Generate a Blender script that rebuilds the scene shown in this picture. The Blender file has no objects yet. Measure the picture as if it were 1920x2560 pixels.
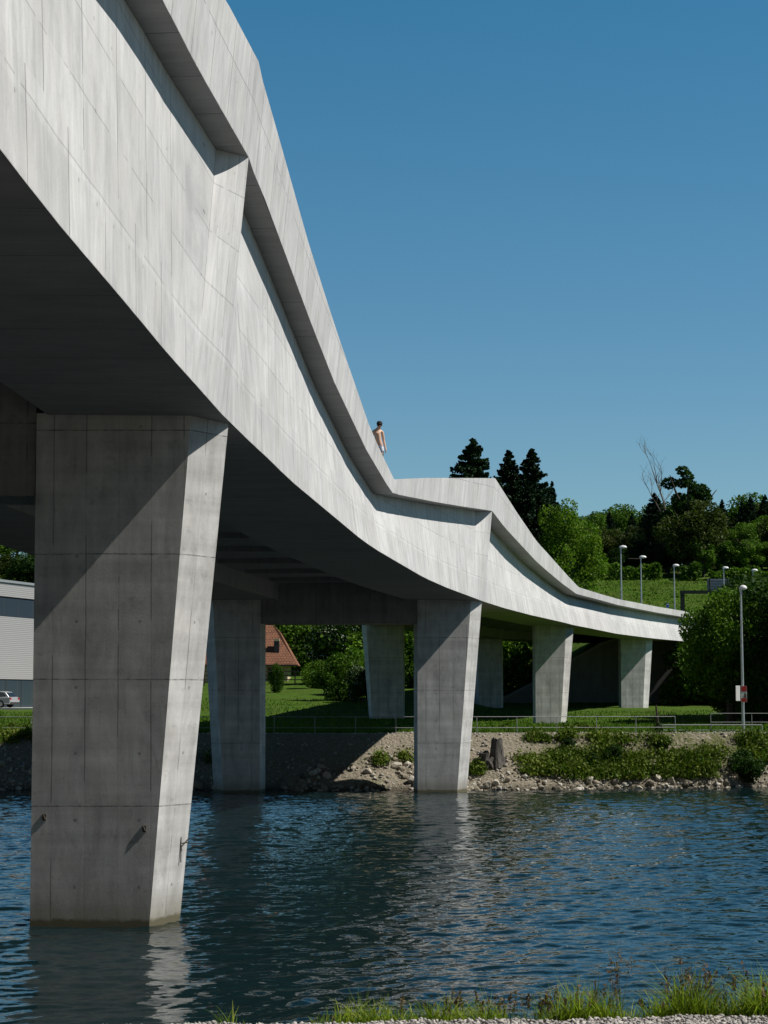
import bpy, bmesh, math, random
import numpy as np
from mathutils import Vector, Matrix, Euler, noise
random.seed(7); np.random.seed(7)
SC = bpy.context.scene
COL = SC.collection
R = math.radians
interp = np.interp

# ------------------------------------------------------------------ helpers
def tag(o, label=None, cat=None, group=None, kind=None):
    if label: o['label'] = label
    if cat: o['category'] = cat
    if group: o['group'] = group
    if kind: o['kind'] = kind
    return o

def empty(name, loc=(0, 0, 0), rz=0.0):
    o = bpy.data.objects.new(name, None)
    COL.objects.link(o)
    o.location = loc; o.rotation_euler = (0, 0, rz); o.empty_display_size = .3
    return o

def copy_tree(o, parent=None):
    c = o.copy(); COL.objects.link(c)
    if parent is not None: c.parent = parent
    for ch in list(o.children): copy_tree(ch, c)
    return c

class MB:
    """collects faces (with optional uv in metres) for one mesh"""
    def __init__(s): s.v = []; s.f = []; s.uv = []; s.mi = []
    def poly(s, pts, uv=None, mi=0):
        n = len(s.v); s.v += [tuple(p) for p in pts]
        s.f.append(tuple(range(n, n + len(pts))))
        s.uv += list(uv) if uv else [(0, 0)] * len(pts)
        s.mi.append(mi)
    def box(s, x0, x1, y0, y1, z0, z1):
        P = lambda x, y, z: (x, y, z)
        s.poly([P(x0,y0,z0),P(x1,y0,z0),P(x1,y0,z1),P(x0,y0,z1)], [(x0,z0),(x1,z0),(x1,z1),(x0,z1)])
        s.poly([P(x1,y1,z0),P(x0,y1,z0),P(x0,y1,z1),P(x1,y1,z1)], [(x1,z0),(x0,z0),(x0,z1),(x1,z1)])
        s.poly([P(x1,y0,z0),P(x1,y1,z0),P(x1,y1,z1),P(x1,y0,z1)], [(y0,z0),(y1,z0),(y1,z1),(y0,z1)])
        s.poly([P(x0,y1,z0),P(x0,y0,z0),P(x0,y0,z1),P(x0,y1,z1)], [(y1,z0),(y0,z0),(y0,z1),(y1,z1)])
        s.poly([P(x0,y0,z1),P(x1,y0,z1),P(x1,y1,z1),P(x0,y1,z1)], [(x0,y0),(x1,y0),(x1,y1),(x0,y1)])
        s.poly([P(x0,y1,z0),P(x1,y1,z0),P(x1,y0,z0),P(x0,y0,z0)], [(x0,y1),(x1,y1),(x1,y0),(x0,y0)])
    def obox(s, a, b, w, h):
        """box beam from a to b, w wide horizontally, h high"""
        a = Vector(a); b = Vector(b); d = (b - a).normalized()
        up = Vector((0, 0, 1)) if abs(d.z) < .9 else Vector((0, 1, 0))
        x = d.cross(up).normalized() * w / 2; y = x.cross(d).normalized() * h / 2
        A = [a - x - y, a + x - y, a + x + y, a - x + y]; B = [p + (b - a) for p in A]
        for i in range(4):
            j = (i + 1) % 4
            s.poly([A[j], A[i], B[i], B[j]])
        s.poly(A); s.poly(B[::-1])
    def tube(s, pts, rad, n=8, cap=True):
        pts = [Vector(p) for p in pts]
        if not hasattr(rad, '__len__'): rad = [rad] * len(pts)
        rings = []
        for i, p in enumerate(pts):
            d = (pts[min(i + 1, len(pts) - 1)] - pts[max(i - 1, 0)]).normalized()
            up = Vector((0, 0, 1)) if abs(d.z) < .95 else Vector((1, 0, 0))
            x = d.cross(up).normalized(); y = x.cross(d).normalized()
            rings.append([p + (x * math.cos(2*math.pi*k/n) + y * math.sin(2*math.pi*k/n)) * rad[i] for k in range(n)])
        for a, b in zip(rings, rings[1:]):
            for k in range(n):
                j = (k + 1) % n
                s.poly([a[j], a[k], b[k], b[j]])
        if cap: s.poly(rings[0]); s.poly(rings[-1][::-1])
    def build(s, name, mats, parent=None, smooth=False, merge=True):
        me = bpy.data.meshes.new(name)
        me.from_pydata(s.v, [], s.f)
        uvl = me.uv_layers.new(name='UVMap')
        uvl.data.foreach_set('uv', [c for p in s.uv for c in p])
        if not isinstance(mats, (list, tuple)): mats = [mats]
        for m in mats: me.materials.append(m)
        me.polygons.foreach_set('material_index', s.mi)
        if merge:
            bm = bmesh.new(); bm.from_mesh(me)
            bmesh.ops.remove_doubles(bm, verts=bm.verts, dist=.0004)
            bmesh.ops.recalc_face_normals(bm, faces=bm.faces)
            bm.to_mesh(me); bm.free()
        if smooth: me.polygons.foreach_set('use_smooth', [True] * len(me.polygons))
        me.update()
        o = bpy.data.objects.new(name, me); COL.objects.link(o)
        if parent is not None: o.parent = parent
        return o

def fastmesh(name, V, F4, mat, parent=None, smooth=False, link=True):
    """numpy arrays, all faces the same corner count"""
    me = bpy.data.meshes.new(name)
    n, k = F4.shape
    me.vertices.add(len(V)); me.vertices.foreach_set('co', np.asarray(V, dtype=np.float32).ravel())
    me.loops.add(n * k); me.loops.foreach_set('vertex_index', F4.astype(np.int32).ravel())
    me.polygons.add(n); me.polygons.foreach_set('loop_start', np.arange(0, n * k, k, dtype=np.int32))
    me.update(calc_edges=True)
    if smooth: me.polygons.foreach_set('use_smooth', [True] * n)
    me.materials.append(mat)
    o = bpy.data.objects.new(name, me)
    if link:
        COL.objects.link(o)
        if parent is not None: o.parent = parent
    return o

# ------------------------------------------------------------------ materials
class NT:
    def __init__(s, name):
        s.m = bpy.data.materials.new(name); s.m.use_nodes = True
        s.t = s.m.node_tree; s.b = s.t.nodes['Principled BSDF']
    def n(s, typ, **kw):
        nd = s.t.nodes.new(typ)
        for k, v in kw.items(): setattr(nd, k, v)
        return nd
    def lk(s, a, b): s.t.links.new(a, b)
    def val(s, sock, v):
        if hasattr(v, 'is_output') or isinstance(v, bpy.types.NodeSocket): s.lk(v, sock)
        else: sock.default_value = v
    def math(s, op, a, b=0.0, c=0.0, clamp=False):
        nd = s.n('ShaderNodeMath', operation=op); nd.use_clamp = clamp
        s.val(nd.inputs[0], a); s.val(nd.inputs[1], b); s.val(nd.inputs[2], c)
        return nd.outputs[0]
    def comb(s, x, y, z=0.0):
        nd = s.n('ShaderNodeCombineXYZ')
        s.val(nd.inputs[0], x); s.val(nd.inputs[1], y); s.val(nd.inputs[2], z)
        return nd.outputs[0]
    def noise(s, vec, scale, detail=4.0, rough=.55, dist=0.0):
        nd = s.n('ShaderNodeTexNoise'); nd.inputs['Scale'].default_value = scale
        nd.inputs['Detail'].default_value = detail; nd.inputs['Roughness'].default_value = rough
        nd.inputs['Distortion'].default_value = dist
        if vec is not None: s.lk(vec, nd.inputs['Vector'])
        return nd.outputs['Fac']
    def mapv(s, vec, scale, loc=(0, 0, 0)):
        nd = s.n('ShaderNodeMapping'); nd.inputs['Scale'].default_value = scale; nd.inputs['Location'].default_value = loc
        s.lk(vec, nd.inputs['Vector']); return nd.outputs[0]
    def ramp(s, fac, stops):
        nd = s.n('ShaderNodeValToRGB'); e = nd.color_ramp.elements
        while len(e) < len(stops): e.new(.5)
        for i, (p, c) in enumerate(stops):
            e[i].position = p; e[i].color = (*c, 1) if len(c) == 3 else c
        s.lk(fac, nd.inputs[0]); return nd.outputs[0]
    def mix(s, fac, a, b, mode='MIX'):
        nd = s.n('ShaderNodeMix', data_type='RGBA', blend_type=mode)
        s.val(nd.inputs[0], fac)
        for sock, v in ((nd.inputs[6], a), (nd.inputs[7], b)):
            if isinstance(v, bpy.types.NodeSocket): s.lk(v, sock)
            else: sock.default_value = (*v, 1)
        return nd.outputs[2]
    def map(s, v, a, b, c, d):
        nd = s.n('ShaderNodeMapRange'); s.val(nd.inputs[0], v)
        for i, q in enumerate((a, b, c, d)): nd.inputs[i + 1].default_value = q
        return nd.outputs[0]
    def bump(s, h, strength=.3, dist=.02, normal=None):
        nd = s.n('ShaderNodeBump'); nd.inputs['Strength'].default_value = strength
        nd.inputs['Distance'].default_value = dist; s.lk(h, nd.inputs['Height'])
        if normal is not None: s.lk(normal, nd.inputs['Normal'])
        return nd.outputs[0]
    def done(s, color=None, rough=.8, spec=.3, normal=None, metal=0.0):
        if color is not None: s.val(s.b.inputs['Base Color'], color if isinstance(color, bpy.types.NodeSocket) else (*color, 1))
        s.val(s.b.inputs['Roughness'], rough); s.b.inputs['Specular IOR Level'].default_value = spec
        s.b.inputs['Metallic'].default_value = metal
        if normal is not None: s.lk(normal, s.b.inputs['Normal'])
        return s.m

def plain(name, col, rough=.6, spec=.4, metal=0.0, var=.12, scale=6.0):
    t = NT(name); geo = t.n('ShaderNodeTexCoord').outputs['Object']
    nz = t.noise(geo, scale, 3)
    a = tuple(c * (1 - var) for c in col); b = tuple(min(1, c * (1 + var)) for c in col)
    return t.done(t.ramp(nz, [(.3, a), (.7, b)]), rough, spec, metal=metal)

def concrete(name, base, du, dv, offband=0.0, stain=False, dv_strength=.25, du_strength=.6, holes=True, hu=None, blotch=.16, band=0.0, uoff=0.0):
    """board-cast concrete; UV in metres: u along, v up"""
    t = NT(name)
    uv = t.n('ShaderNodeUVMap').outputs[0]
    sep = t.n('ShaderNodeSeparateXYZ'); t.lk(uv, sep.inputs[0])
    u, v = sep.outputs[0], sep.outputs[1]
    wob = t.math('MULTIPLY', t.math('SUBTRACT', t.noise(uv, 1.1, 2), .5), .03)
    uu = t.math('ADD', t.math('ADD', u, wob), uoff); vv = t.math('ADD', v, wob)
    if offband:
        low = t.math('LESS_THAN', v, offband)
        uu = t.math('ADD', uu, t.math('MULTIPLY', low, du * .42))
    lowtone = t.map(v, .92, .96, .93, 1.0) if offband else None
    # joints across
    lu = t.math('LESS_THAN', t.math('PINGPONG', uu, du / 2), .013)
    lv = t.math('LESS_THAN', t.math('PINGPONG', vv, dv / 2), .012)
    gate = t.math('GREATER_THAN', t.noise(uv, .7, 2), .42)
    gate2 = t.math('GREATER_THAN', t.noise(t.mapv(uv, (1, 1, 1), (31, 7, 0)), .9, 2), .43)
    if not band: lv = t.math('MULTIPLY', lv, gate)
    else:
        lv = t.math('MULTIPLY', lv, t.map(t.noise(t.mapv(uv, (7, .5, 1)), 1, 3), .35, .6, .35, 1))
        gate2 = t.math('GREATER_THAN', t.noise(t.mapv(uv, (1.6, .33, 1), (31, 7, 0)), 1.0, 2), .5)
    lu = t.math('MULTIPLY', lu, t.math('ADD', .14 if band else .45, t.math('MULTIPLY', gate2, .86 if band else .55)))
    # finer boards
    lb = t.math('LESS_THAN', t.math('PINGPONG', uu, du / 8 if du > 1.5 else du / 2), .006)
    cell = t.n('ShaderNodeTexWhiteNoise', noise_dimensions='2D')
    t.lk(t.comb(t.math('FLOOR', t.math('DIVIDE', uu, du)), t.math('FLOOR', t.math('DIVIDE', vv, dv))), cell.inputs['Vector'])
    cellb = t.n('ShaderNodeTexWhiteNoise', noise_dimensions='2D')
    t.lk(t.comb(t.math('FLOOR', t.math('DIVIDE', uu, du / 4)), t.math('FLOOR', t.math('DIVIDE', vv, dv * 2.3)), 3.0), cellb.inputs['Vector'])
    big = t.noise(uv, .35, 5, .6)
    mid = t.noise(t.mapv(uv, (1.6, .45, 1)), 1.5, 6, .65, .6)
    strk = t.noise(t.mapv(uv, (5.5, .28, 1)), 1.3, 4, .6)
    fine = t.noise(uv, 22, 3, .7)
    b = t.map(big, .3, .7, 1 - blotch * .6, 1 + blotch * .4)
    if offband: b = t.math('MULTIPLY', b, lowtone)
    for src, lo, hi, k0, k1 in ((mid, .32, .68, 1 - blotch, 1.05), (strk, .3, .7, .93, 1.04), (fine, .2, .8, .93, 1.07),
                                (cell.outputs[0], 0, 1, .94, 1.03), (cellb.outputs[0], 0, 1, .955, 1.02)):
        b = t.math('MULTIPLY', b, t.map(src, lo, hi, k0, k1))
    if band:
        b = t.math('MULTIPLY', b, t.map(t.noise(t.mapv(uv, (.12, 2.4, 1)), 1.0, 3, .6), .3, .7, 1 - band, 1 + band * .5))
        b = t.math('MULTIPLY', b, t.map(t.noise(uv, 3.0, 5, .7), .56, .78, 1, .62))
    for m, k in ((lu, du_strength), (lv, dv_strength), (lb, .08)):
        b = t.math('MULTIPLY', b, t.math('SUBTRACT', 1.0, t.math('MULTIPLY', m, k)))
    if holes:
        hu = hu or du / 2
        pu = t.math('PINGPONG', t.math('ADD', u, hu * .31), hu / 2); pv = t.math('PINGPONG', t.math('ADD', v, .37), .62)
        d = t.math('SQRT', t.math('ADD', t.math('MULTIPLY', pu, pu), t.math('MULTIPLY', pv, pv)))
        hole = t.math('MULTIPLY', t.math('LESS_THAN', d, .032), t.math('GREATER_THAN', t.noise(t.mapv(uv, (1, 1, 1), (5, 55, 0)), .8, 1), .45))
        b = t.math('MULTIPLY', b, t.math('SUBTRACT', 1.0, t.math('MULTIPLY', hole, .4)))
        # drip marks hanging from random points
        sv = t.noise(t.mapv(uv, (9, .9, 1), (3, 9, 0)), 1.0, 3, .6)
        b = t.math('MULTIPLY', b, t.math('SUBTRACT', 1.0, t.math('MULTIPLY', t.math('GREATER_THAN', sv, .72), .10)))
    col = t.mix(1.0, base, t.comb(b, b, b), 'MULTIPLY')
    b_patch = t.map(t.noise(t.mapv(uv, (1, .7, 1), (13, 2, 0)), 1.7, 6, .68, .4), .54, .74, 1, .84)
    col = t.mix(1.0, col, t.comb(b_patch, b_patch, b_patch), 'MULTIPLY')
    warm = t.noise(uv, .9, 3)
    col = t.mix(t.map(warm, .45, .75, 0, .25), col, (base[0] * 1.02, base[1] * .97, base[2] * .88), 'MIX') if True else col
    if stain:   # algae line where water meets the pier
        geo = t.n('ShaderNodeNewGeometry'); sp = t.n('ShaderNodeSeparateXYZ'); t.lk(geo.outputs['Position'], sp.inputs[0])
        zz = t.math('ADD', sp.outputs[2], t.math('MULTIPLY', t.math('SUBTRACT', t.noise(uv, 3, 4), .5), .22))
        col = t.mix(t.map(zz, .10, .16, 1, 0), col, (.035, .032, .016))
        col = t.mix(t.map(zz, .14, .75, .6, 0), col, (.17, .155, .10))
    h = t.math('ADD', t.math('MULTIPLY', fine, .35), t.math('MULTIPLY', mid, .5))
    h = t.math('SUBTRACT', h, t.math('MULTIPLY', lu, 1.5))
    return t.done(col, .85, .25, t.bump(h, .35, .012))

M = {}
M['web'] = concrete('web_concrete', (.572, .57, .565), 2.4, 1.05, offband=1.35, blotch=.22, du_strength=.8, dv_strength=.3)
M['fascia'] = concrete('fascia_concrete', (.572, .57, .565), 2.0, 1.1, blotch=.22, du_strength=.75, dv_strength=.4)
M['soffit'] = concrete('soffit_concrete', (.26, .26, .255), 2.4, 9.0, holes=False)  # same concrete darkened, underside shade put into the colour
M['ledge'] = concrete('ledge_concrete', (.33, .33, .325), 2.4, 9.0, holes=False, du_strength=.7)  # concrete toned down to stand in for shade under the fascia
M['pier'] = concrete('pier_concrete', (.55, .543, .525), .62, 2.37, stain=True, hu=1.2, dv_strength=.62, du_strength=.42, blotch=.30, band=.20, uoff=.24)
M['beam'] = concrete('shade_toned_beam_concrete', (.27, .268, .26), .62, 2.37, hu=1.2, dv_strength=.5, du_strength=.4, blotch=.25, band=.14)  # crossbeam shade painted in as a darker copy of the pier concrete
M['inner'] = concrete('inner_concrete', (.42, .42, .41), 2.4, 1.1, holes=False)
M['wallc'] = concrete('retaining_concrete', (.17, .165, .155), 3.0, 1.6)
M['steel'] = plain('galvanised_steel', (.42, .44, .45), .45, .5, .6)
M['rail'] = plain('dull_rail_steel', (.26, .27, .27), .6, .4, .3)
M['rust'] = plain('rusty_steel', (.10, .085, .07), .8, .3, .3)
M['lampw'] = plain('lamp_white', (.75, .75, .75), .4, .5)
M['wood'] = plain('weathered_wood', (.17, .12, .08), .9, .2, var=.35, scale=3)

# asphalt
t = NT('asphalt'); oc = t.n('ShaderNodeTexCoord').outputs['Object']
M['asphalt'] = t.done(t.ramp(t.noise(oc, 8, 5), [(.3, (.04, .04, .042)), (.7, (.065, .065, .065))]), .9, .2)
t = NT('light_paving'); oc = t.n('ShaderNodeTexCoord').outputs['Object']
M['paving'] = t.done(t.ramp(t.noise(oc, 3, 5), [(.3, (.33, .33, .33)), (.7, (.42, .42, .41))]), .9, .2)

def foliage(name, dark, mid, light, scale=.9, transl=.25, isl=.25):
    t = NT(name)
    geo = t.n('ShaderNodeNewGeometry'); pos = geo.outputs['Position']
    rnd = t.n('ShaderNodeObjectInfo').outputs['Random']
    pi_ = geo.outputs['Random Per Island']
    nz = t.noise(pos, scale, 3, .6)
    f = t.math('ADD', t.math('MULTIPLY', nz, 1 - isl), t.math('MULTIPLY', pi_, isl))
    f = t.math('ADD', f, t.math('MULTIPLY', t.math('SUBTRACT', rnd, .5), .22))
    col = t.ramp(f, [(.28, dark), (.5, mid), (.75, light)])
    t.val(t.b.inputs['Base Color'], col); t.b.inputs['Roughness'].default_value = .6
    t.b.inputs['Specular IOR Level'].default_value = .1
    tr = t.n('ShaderNodeBsdfTranslucent'); t.lk(t.mix(1.0, col, (1.0, 1.25, .45), 'MULTIPLY'), tr.inputs[0])
    mx = t.n('ShaderNodeMixShader'); mx.inputs[0].default_value = transl
    out = t.t.nodes['Material Output']
    t.lk(t.b.outputs[0], mx.inputs[1]); t.lk(tr.outputs[0], mx.inputs[2]); t.lk(mx.outputs[0], out.inputs[0])
    return t.m
M['leaf'] = foliage('leaf_green', (.018, .048, .005), (.06, .125, .011), (.125, .215, .02), .5)
M['leafb'] = foliage('leaf_bright', (.03, .075, .006), (.075, .15, .012), (.14, .22, .02), .7, .35)
M['leafd'] = foliage('leaf_deep', (.008, .022, .004), (.021, .052, .007), (.045, .09, .012), .5)
M['leafbr'] = foliage('leaf_brownish', (.016, .03, .006), (.042, .06, .012), (.075, .095, .02), .5)
M['needle'] = foliage('needle_green', (.006, .018, .008), (.012, .033, .012), (.028, .058, .02), .8, .08)
M['weed'] = foliage('weed_green', (.035, .055, .010), (.11, .15, .022), (.25, .27, .06), .45)
M['grass'] = foliage('grass_blades', (.07, .12, .012), (.17, .25, .022), (.36, .40, .07), 6.0, .4, .55)
M['seed'] = foliage('seed_heads', (.10, .07, .04), (.16, .11, .07), (.24, .18, .10), 3.0, .2)
M['blossom'] = foliage('white_blossom', (.25, .27, .2), (.45, .47, .4), (.65, .66, .6), 1.5, .2)
t = NT('bark'); oc = t.n('ShaderNodeTexCoord').outputs['Object']
M['bark'] = t.done(t.ramp(t.noise(t.mapv(oc, (6, 6, 1)), 2, 5), [(.3, (.03, .024, .018)), (.7, (.09, .075, .06))]), .95, .1)
M['deadbark'] = plain('dead_bark', (.17, .14, .11), .9, .1, var=.3)
t = NT('stump_wood'); oc = t.n('ShaderNodeTexCoord').outputs['Object']
nz = t.noise(t.mapv(oc, (9, 9, 1.6)), 1.6, 6, .7)
M['stump'] = t.done(t.ramp(nz, [(.3, (.03, .028, .025)), (.55, (.11, .10, .09)), (.8, (.25, .23, .2))]), .95, .1, t.bump(nz, .8, .06))
t = NT('rock'); oc = t.n('ShaderNodeTexCoord').outputs['Object']; rnd = t.n('ShaderNodeObjectInfo').outputs['Random']
rc = t.ramp(rnd, [(0, (.10, .09, .07)), (.3, (.25, .215, .16)), (.6, (.44, .38, .29)), (1, (.62, .58, .50))])
nz = t.noise(oc, 3, 5, .7)
M['rock'] = t.done(t.mix(t.map(nz, .3, .7, 0, .5), rc, (.16, .15, .12)), .9, .2, t.bump(nz, .6, .05))

# ground: gravel bank, meadow, hill grass
def ground_mat():
    t = NT('bank_and_meadow')
    geo = t.n('ShaderNodeNewGeometry'); pos = geo.outputs['Position']
    sp = t.n('ShaderNodeSeparateXYZ'); t.lk(pos, sp.inputs[0])
    x, y, z = sp.outputs
    n1 = t.noise(pos, .8, 6, .6); n2 = t.noise(pos, 9, 4, .7); n3 = t.noise(pos, .25, 3)
    vor = t.n('ShaderNodeTexVoronoi'); vor.inputs['Scale'].default_value = 5.5; t.lk(pos, vor.inputs['Vector'])
    gravel = t.ramp(n2, [(.3, (.12, .10, .07)), (.5, (.235, .20, .145)), (.72, (.40, .35, .27))])
    gravel = t.mix(t.math('MULTIPLY', t.math('GREATER_THAN', vor.outputs['Distance'], .12), .35), gravel, (.22, .20, .16))
    gravel = t.mix(t.map(n1, .56, .72, 0, .55), gravel, (.09, .115, .04))
    up_ = t.math('MULTIPLY', t.map(x, 6, 9, 0, 1), t.map(t.noise(pos, 1.5, 5, .7), .38, .56, 0, .85))
    up_ = t.math('MULTIPLY', up_, t.map(z, .35, .7, 0, 1))
    gravel = t.mix(up_, gravel, t.ramp(n2, [(.3, (.035, .05, .012)), (.7, (.12, .13, .04))]))
    grass = t.ramp(t.math('ADD', t.math('MULTIPLY', n1, .6), t.math('MULTIPLY', n2, .4)), [(.33, (.024, .062, .004)), (.5, (.055, .115, .008)), (.68, (.10, .15, .018))])
    grass = t.mix(t.map(n3, .42, .7, 0, .5), grass, (.07, .08, .014))
    grass = t.mix(t.map(t.noise(pos, 2.2, 5, .7), .45, .7, 0, .55), grass, (.016, .036, .004))
    edge = t.math('ADD', y, t.math('MULTIPLY', t.math('SUBTRACT', n1, .5), 5.0))
    edge = t.math('SUBTRACT', edge, t.math('MULTIPLY', t.math('MAXIMUM', x, 0.0), .13))
    isg = t.map(edge, 95.0, 97.2, 0, 1)
    col = t.mix(isg, gravel, grass)
    wet = t.map(z, .05, .3, 1, 0)
    col = t.mix(t.math('MULTIPLY', wet, .8), col, (.05, .045, .032))
    h = t.math('ADD', n2, t.math('MULTIPLY', vor.outputs['Distance'], -.7))
    return t.done(col, .95, .12, t.bump(h, .8, .12))
M['ground'] = ground_mat()
t = NT('path_gravel'); pos = t.n('ShaderNodeNewGeometry').outputs['Position']
n2 = t.noise(pos, 70, 4, .7); vor = t.n('ShaderNodeTexVoronoi'); vor.inputs['Scale'].default_value = 45; t.lk(pos, vor.inputs['Vector'])
M['path'] = t.done(t.ramp(n2, [(.3, (.16, .15, .14)), (.7, (.42, .40, .38))]), .95, .1, t.bump(vor.outputs['Distance'], .9, .02))

# water
def water_mat():
    t = NT('river_water')
    pos = t.n('ShaderNodeNewGeometry').outputs['Position']
    def slope(sc, loc, scale, detail):
        nd = t.n('ShaderNodeTexNoise'); nd.inputs['Scale'].default_value = scale; nd.inputs['Detail'].default_value = detail; nd.inputs['Roughness'].default_value = .6; nd.inputs['Distortion'].default_value = .35
        t.lk(t.mapv(pos, sc, loc), nd.inputs['Vector']); q = t.n('ShaderNodeSeparateColor'); t.lk(nd.outputs['Color'], q.inputs[0])
        return t.math('SUBTRACT', q.outputs[0], .5), t.math('SUBTRACT', q.outputs[1], .5)
    ax, ay = slope((.7, 1.4, 1), (0, 0, 0), 6.0, 4); bx_, by_ = slope((.6, 1.4, 1), (7, 3, 0), 1.0, 2)
    calm = t.map(t.noise(t.mapv(pos, (1, 1, 1), (2, 8, 0)), .16, 2), .35, .65, .75, 1.15)
    sx_ = t.math('MULTIPLY', t.math('ADD', t.math('MULTIPLY', ax, .35), t.math('MULTIPLY', bx_, .0)), calm)
    sy_ = t.math('MULTIPLY', t.math('ADD', t.math('MULTIPLY', ay, .45), t.math('MULTIPLY', by_, .0)), calm)
    vn = t.n('ShaderNodeVectorMath', operation='NORMALIZE'); va = t.n('ShaderNodeVectorMath', operation='ADD'); t.lk(t.n('ShaderNodeNewGeometry').outputs['Normal'], va.inputs[0]); t.lk(t.comb(sx_, sy_, 0.0), va.inputs[1]); t.lk(va.outputs[0], vn.inputs[0]); nrm = vn.outputs[0]
    base = t.ramp(t.noise(pos, .08, 2), [(.3, (.003, .010, .011)), (.7, (.005, .017, .021))])
    t.b.inputs['IOR'].default_value = 1.333
    return t.done(base, .04, .5, nrm)
M['water'] = water_mat()

# ------------------------------------------------------------------ camera
H = 4.24
PITCH = math.atan(465 / 4800)
cam_d = bpy.data.cameras.new('camera'); cam = bpy.data.objects.new('camera', cam_d); COL.objects.link(cam)
cam_d.sensor_fit = 'VERTICAL'; cam_d.sensor_height = 24; cam_d.lens = 24 * 4800 / 2560
cam.location = (0, 0, H); cam.rotation_euler = (R(90) + PITCH, 0, 0)
cam_d.clip_start = .3; cam_d.clip_end = 5000
SC.camera = cam
def at(px, y, D):
    """world point seen at (px, py) of the 1920x2560 photo, D metres away"""
    u = (px - 960) / 4800; v = (1280 - y) / 4800
    d = math.cos(PITCH) - v * math.sin(PITCH)
    return Vector((u / d * D, D, H + (math.sin(PITCH) + v * math.cos(PITCH)) / d * D))

# ------------------------------------------------------------------ light
SUNV = Vector((-1, .08, -1.17)).normalized()          # direction the light travels
sd = bpy.data.lights.new('sun', 'SUN'); sun = bpy.data.objects.new('sun', sd); COL.objects.link(sun)
sd.energy = 5.0; sd.angle = R(.53); sd.color = (1, .955, .89)
sun.rotation_euler = SUNV.to_track_quat('-Z', 'Y').to_euler()
elev = math.asin(-SUNV.z); azim = math.atan2(-SUNV.x, -SUNV.y)   # from +Y towards +X
w = bpy.data.worlds.new('World'); SC.world = w; w.use_nodes = True
nt = w.node_tree; bg = nt.nodes['Background']
sky = nt.nodes.new('ShaderNodeTexSky'); sky.sky_type = 'NISHITA'; sky.sun_disc = False
sky.sun_elevation = elev; sky.sun_rotation = azim; sky.altitude = 400
sky.air_density = 1.0; sky.dust_density = .3; sky.ozone_density = 3.0
tint = nt.nodes.new('ShaderNodeMix'); tint.data_type = 'RGBA'; tint.blend_type = 'MULTIPLY'; tint.inputs[0].default_value = 1
# clear air: pale near the horizon, quickly deeper towards the zenith
tc = nt.nodes.new('ShaderNodeTexCoord'); sx = nt.nodes.new('ShaderNodeSeparateXYZ'); nt.links.new(tc.outputs['Generated'], sx.inputs[0])
rp = nt.nodes.new('ShaderNodeValToRGB'); nt.links.new(sx.outputs[2], rp.inputs[0])
E_ = rp.color_ramp.elements; E_[0].position = 0.0; E_[0].color = (.70, .82, .84, 1); E_[1].position = 1.0; E_[1].color = (.04, .08, .11, 1)
for p_, c_ in ((.12, (.62, .84, .86)), (.35, (.34, .86, .92)), (.46, (.13, .30, .36))):
    e_ = E_.new(p_); e_.color = (*c_, 1)
nt.links.new(sky.outputs[0], tint.inputs[6]); nt.links.new(rp.outputs[0], tint.inputs[7]); nt.links.new(tint.outputs[2], bg.inputs[0])
bg.inputs[1].default_value = .085
SC.view_settings.view_transform = 'Standard'; SC.view_settings.look = 'None'
SC.view_settings.gamma = 1; SC.view_settings.exposure = .2

# ------------------------------------------------------------------ terrain
CD = [-30, 8, 15, 22.4, 30, 37, 45, 58.5, 73, 87, 108, 129, 150, 168, 186, 194, 200, 203]
CX = [-4.4, -4.15, -4.0, -3.82, -3.5, -3.07, -2.3, -.73, 1.57, 4.4, 8.3, 12.8, 18.1, 23.7, 30.0, 37, 47, 60]
LD = [-30, 10, 36, 50, 64, 87, 127, 168, 190, 200, 207, 210]
LX = [-17, -16.2, -15, -13.4, -11.6, -8.2, -1.4, 7.2, 16, 25, 40, 60]
C = lambda d: float(interp(d, CD, CX))
CL = lambda d: float(interp(d, LD, LX))
def sstep(a, b, x):
    q = min(1, max(0, (x - a) / (b - a))); return q * q * (3 - 2 * q)
def lerp(a, b, q): return a + (b - a) * q
def ground(x, y):
    ys = 89.2 + .24 * max(0, x - 3.5) if x < 18 else 92.7 + .1 * (x - 18)
    ys += .35 * math.sin(x * .7) + .2 * math.sin(x * 1.9)
    yc = 93.2 + .13 * max(0, x - 3.5)
    n = noise.noise(Vector((x * .5, y * .5, 0))) * .18 + noise.noise(Vector((x * 1.7, y * 1.7, 4))) * .08
    if y < ys: return max(-2.5, (y - ys) * .5) - .02
    if y < yc: return 2.5 * ((y - ys) / (yc - ys)) ** .85 + n * min(1, (y - ys))
    left = interp(y, [93, 105, 130, 150, 185, 200, 230, 300, 450, 900], [2.5, 2.6, 2.85, 3.9, 5.5, 5.9, 8, 22, 24, 20])
    right = interp(y, [93, 130, 170, 183, 200, 230, 300, 450, 900], [2.5, 2.53, 3.4, 3.6, 5.5, 9, 24, 27, 20])
    far_l = interp(y, [93, 170, 190, 230, 300, 450, 900], [2.5, 3.2, 3.3, 10, 26, 28, 20])
    z = lerp(left, right, sstep(4, 10, x))
    z = lerp(far_l, z, sstep(-26, -16, x))
    mound = interp(y, [185.5, 186.5, 206, 258, 300, 450, 900], [3.5, 10.3, 10.6, 20.7, 25, 27, 20])
    z = lerp(z, max(mound, z), sstep(11, 24, x) if y > 185.6 else 0)
    return z + n * .5 * min(1, (y - 93) / 4)
XS = np.concatenate([np.arange(-300, -45, 12), np.arange(-45, 48, .75), np.arange(48, 320, 12)])
YS = np.concatenate([np.arange(82, 97, .4), np.arange(97, 125, 1), np.arange(125, 184, 2.5), [185.4, 185.7, 186.6, 188], np.arange(191, 330, 5), np.arange(340, 900, 40)])
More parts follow.
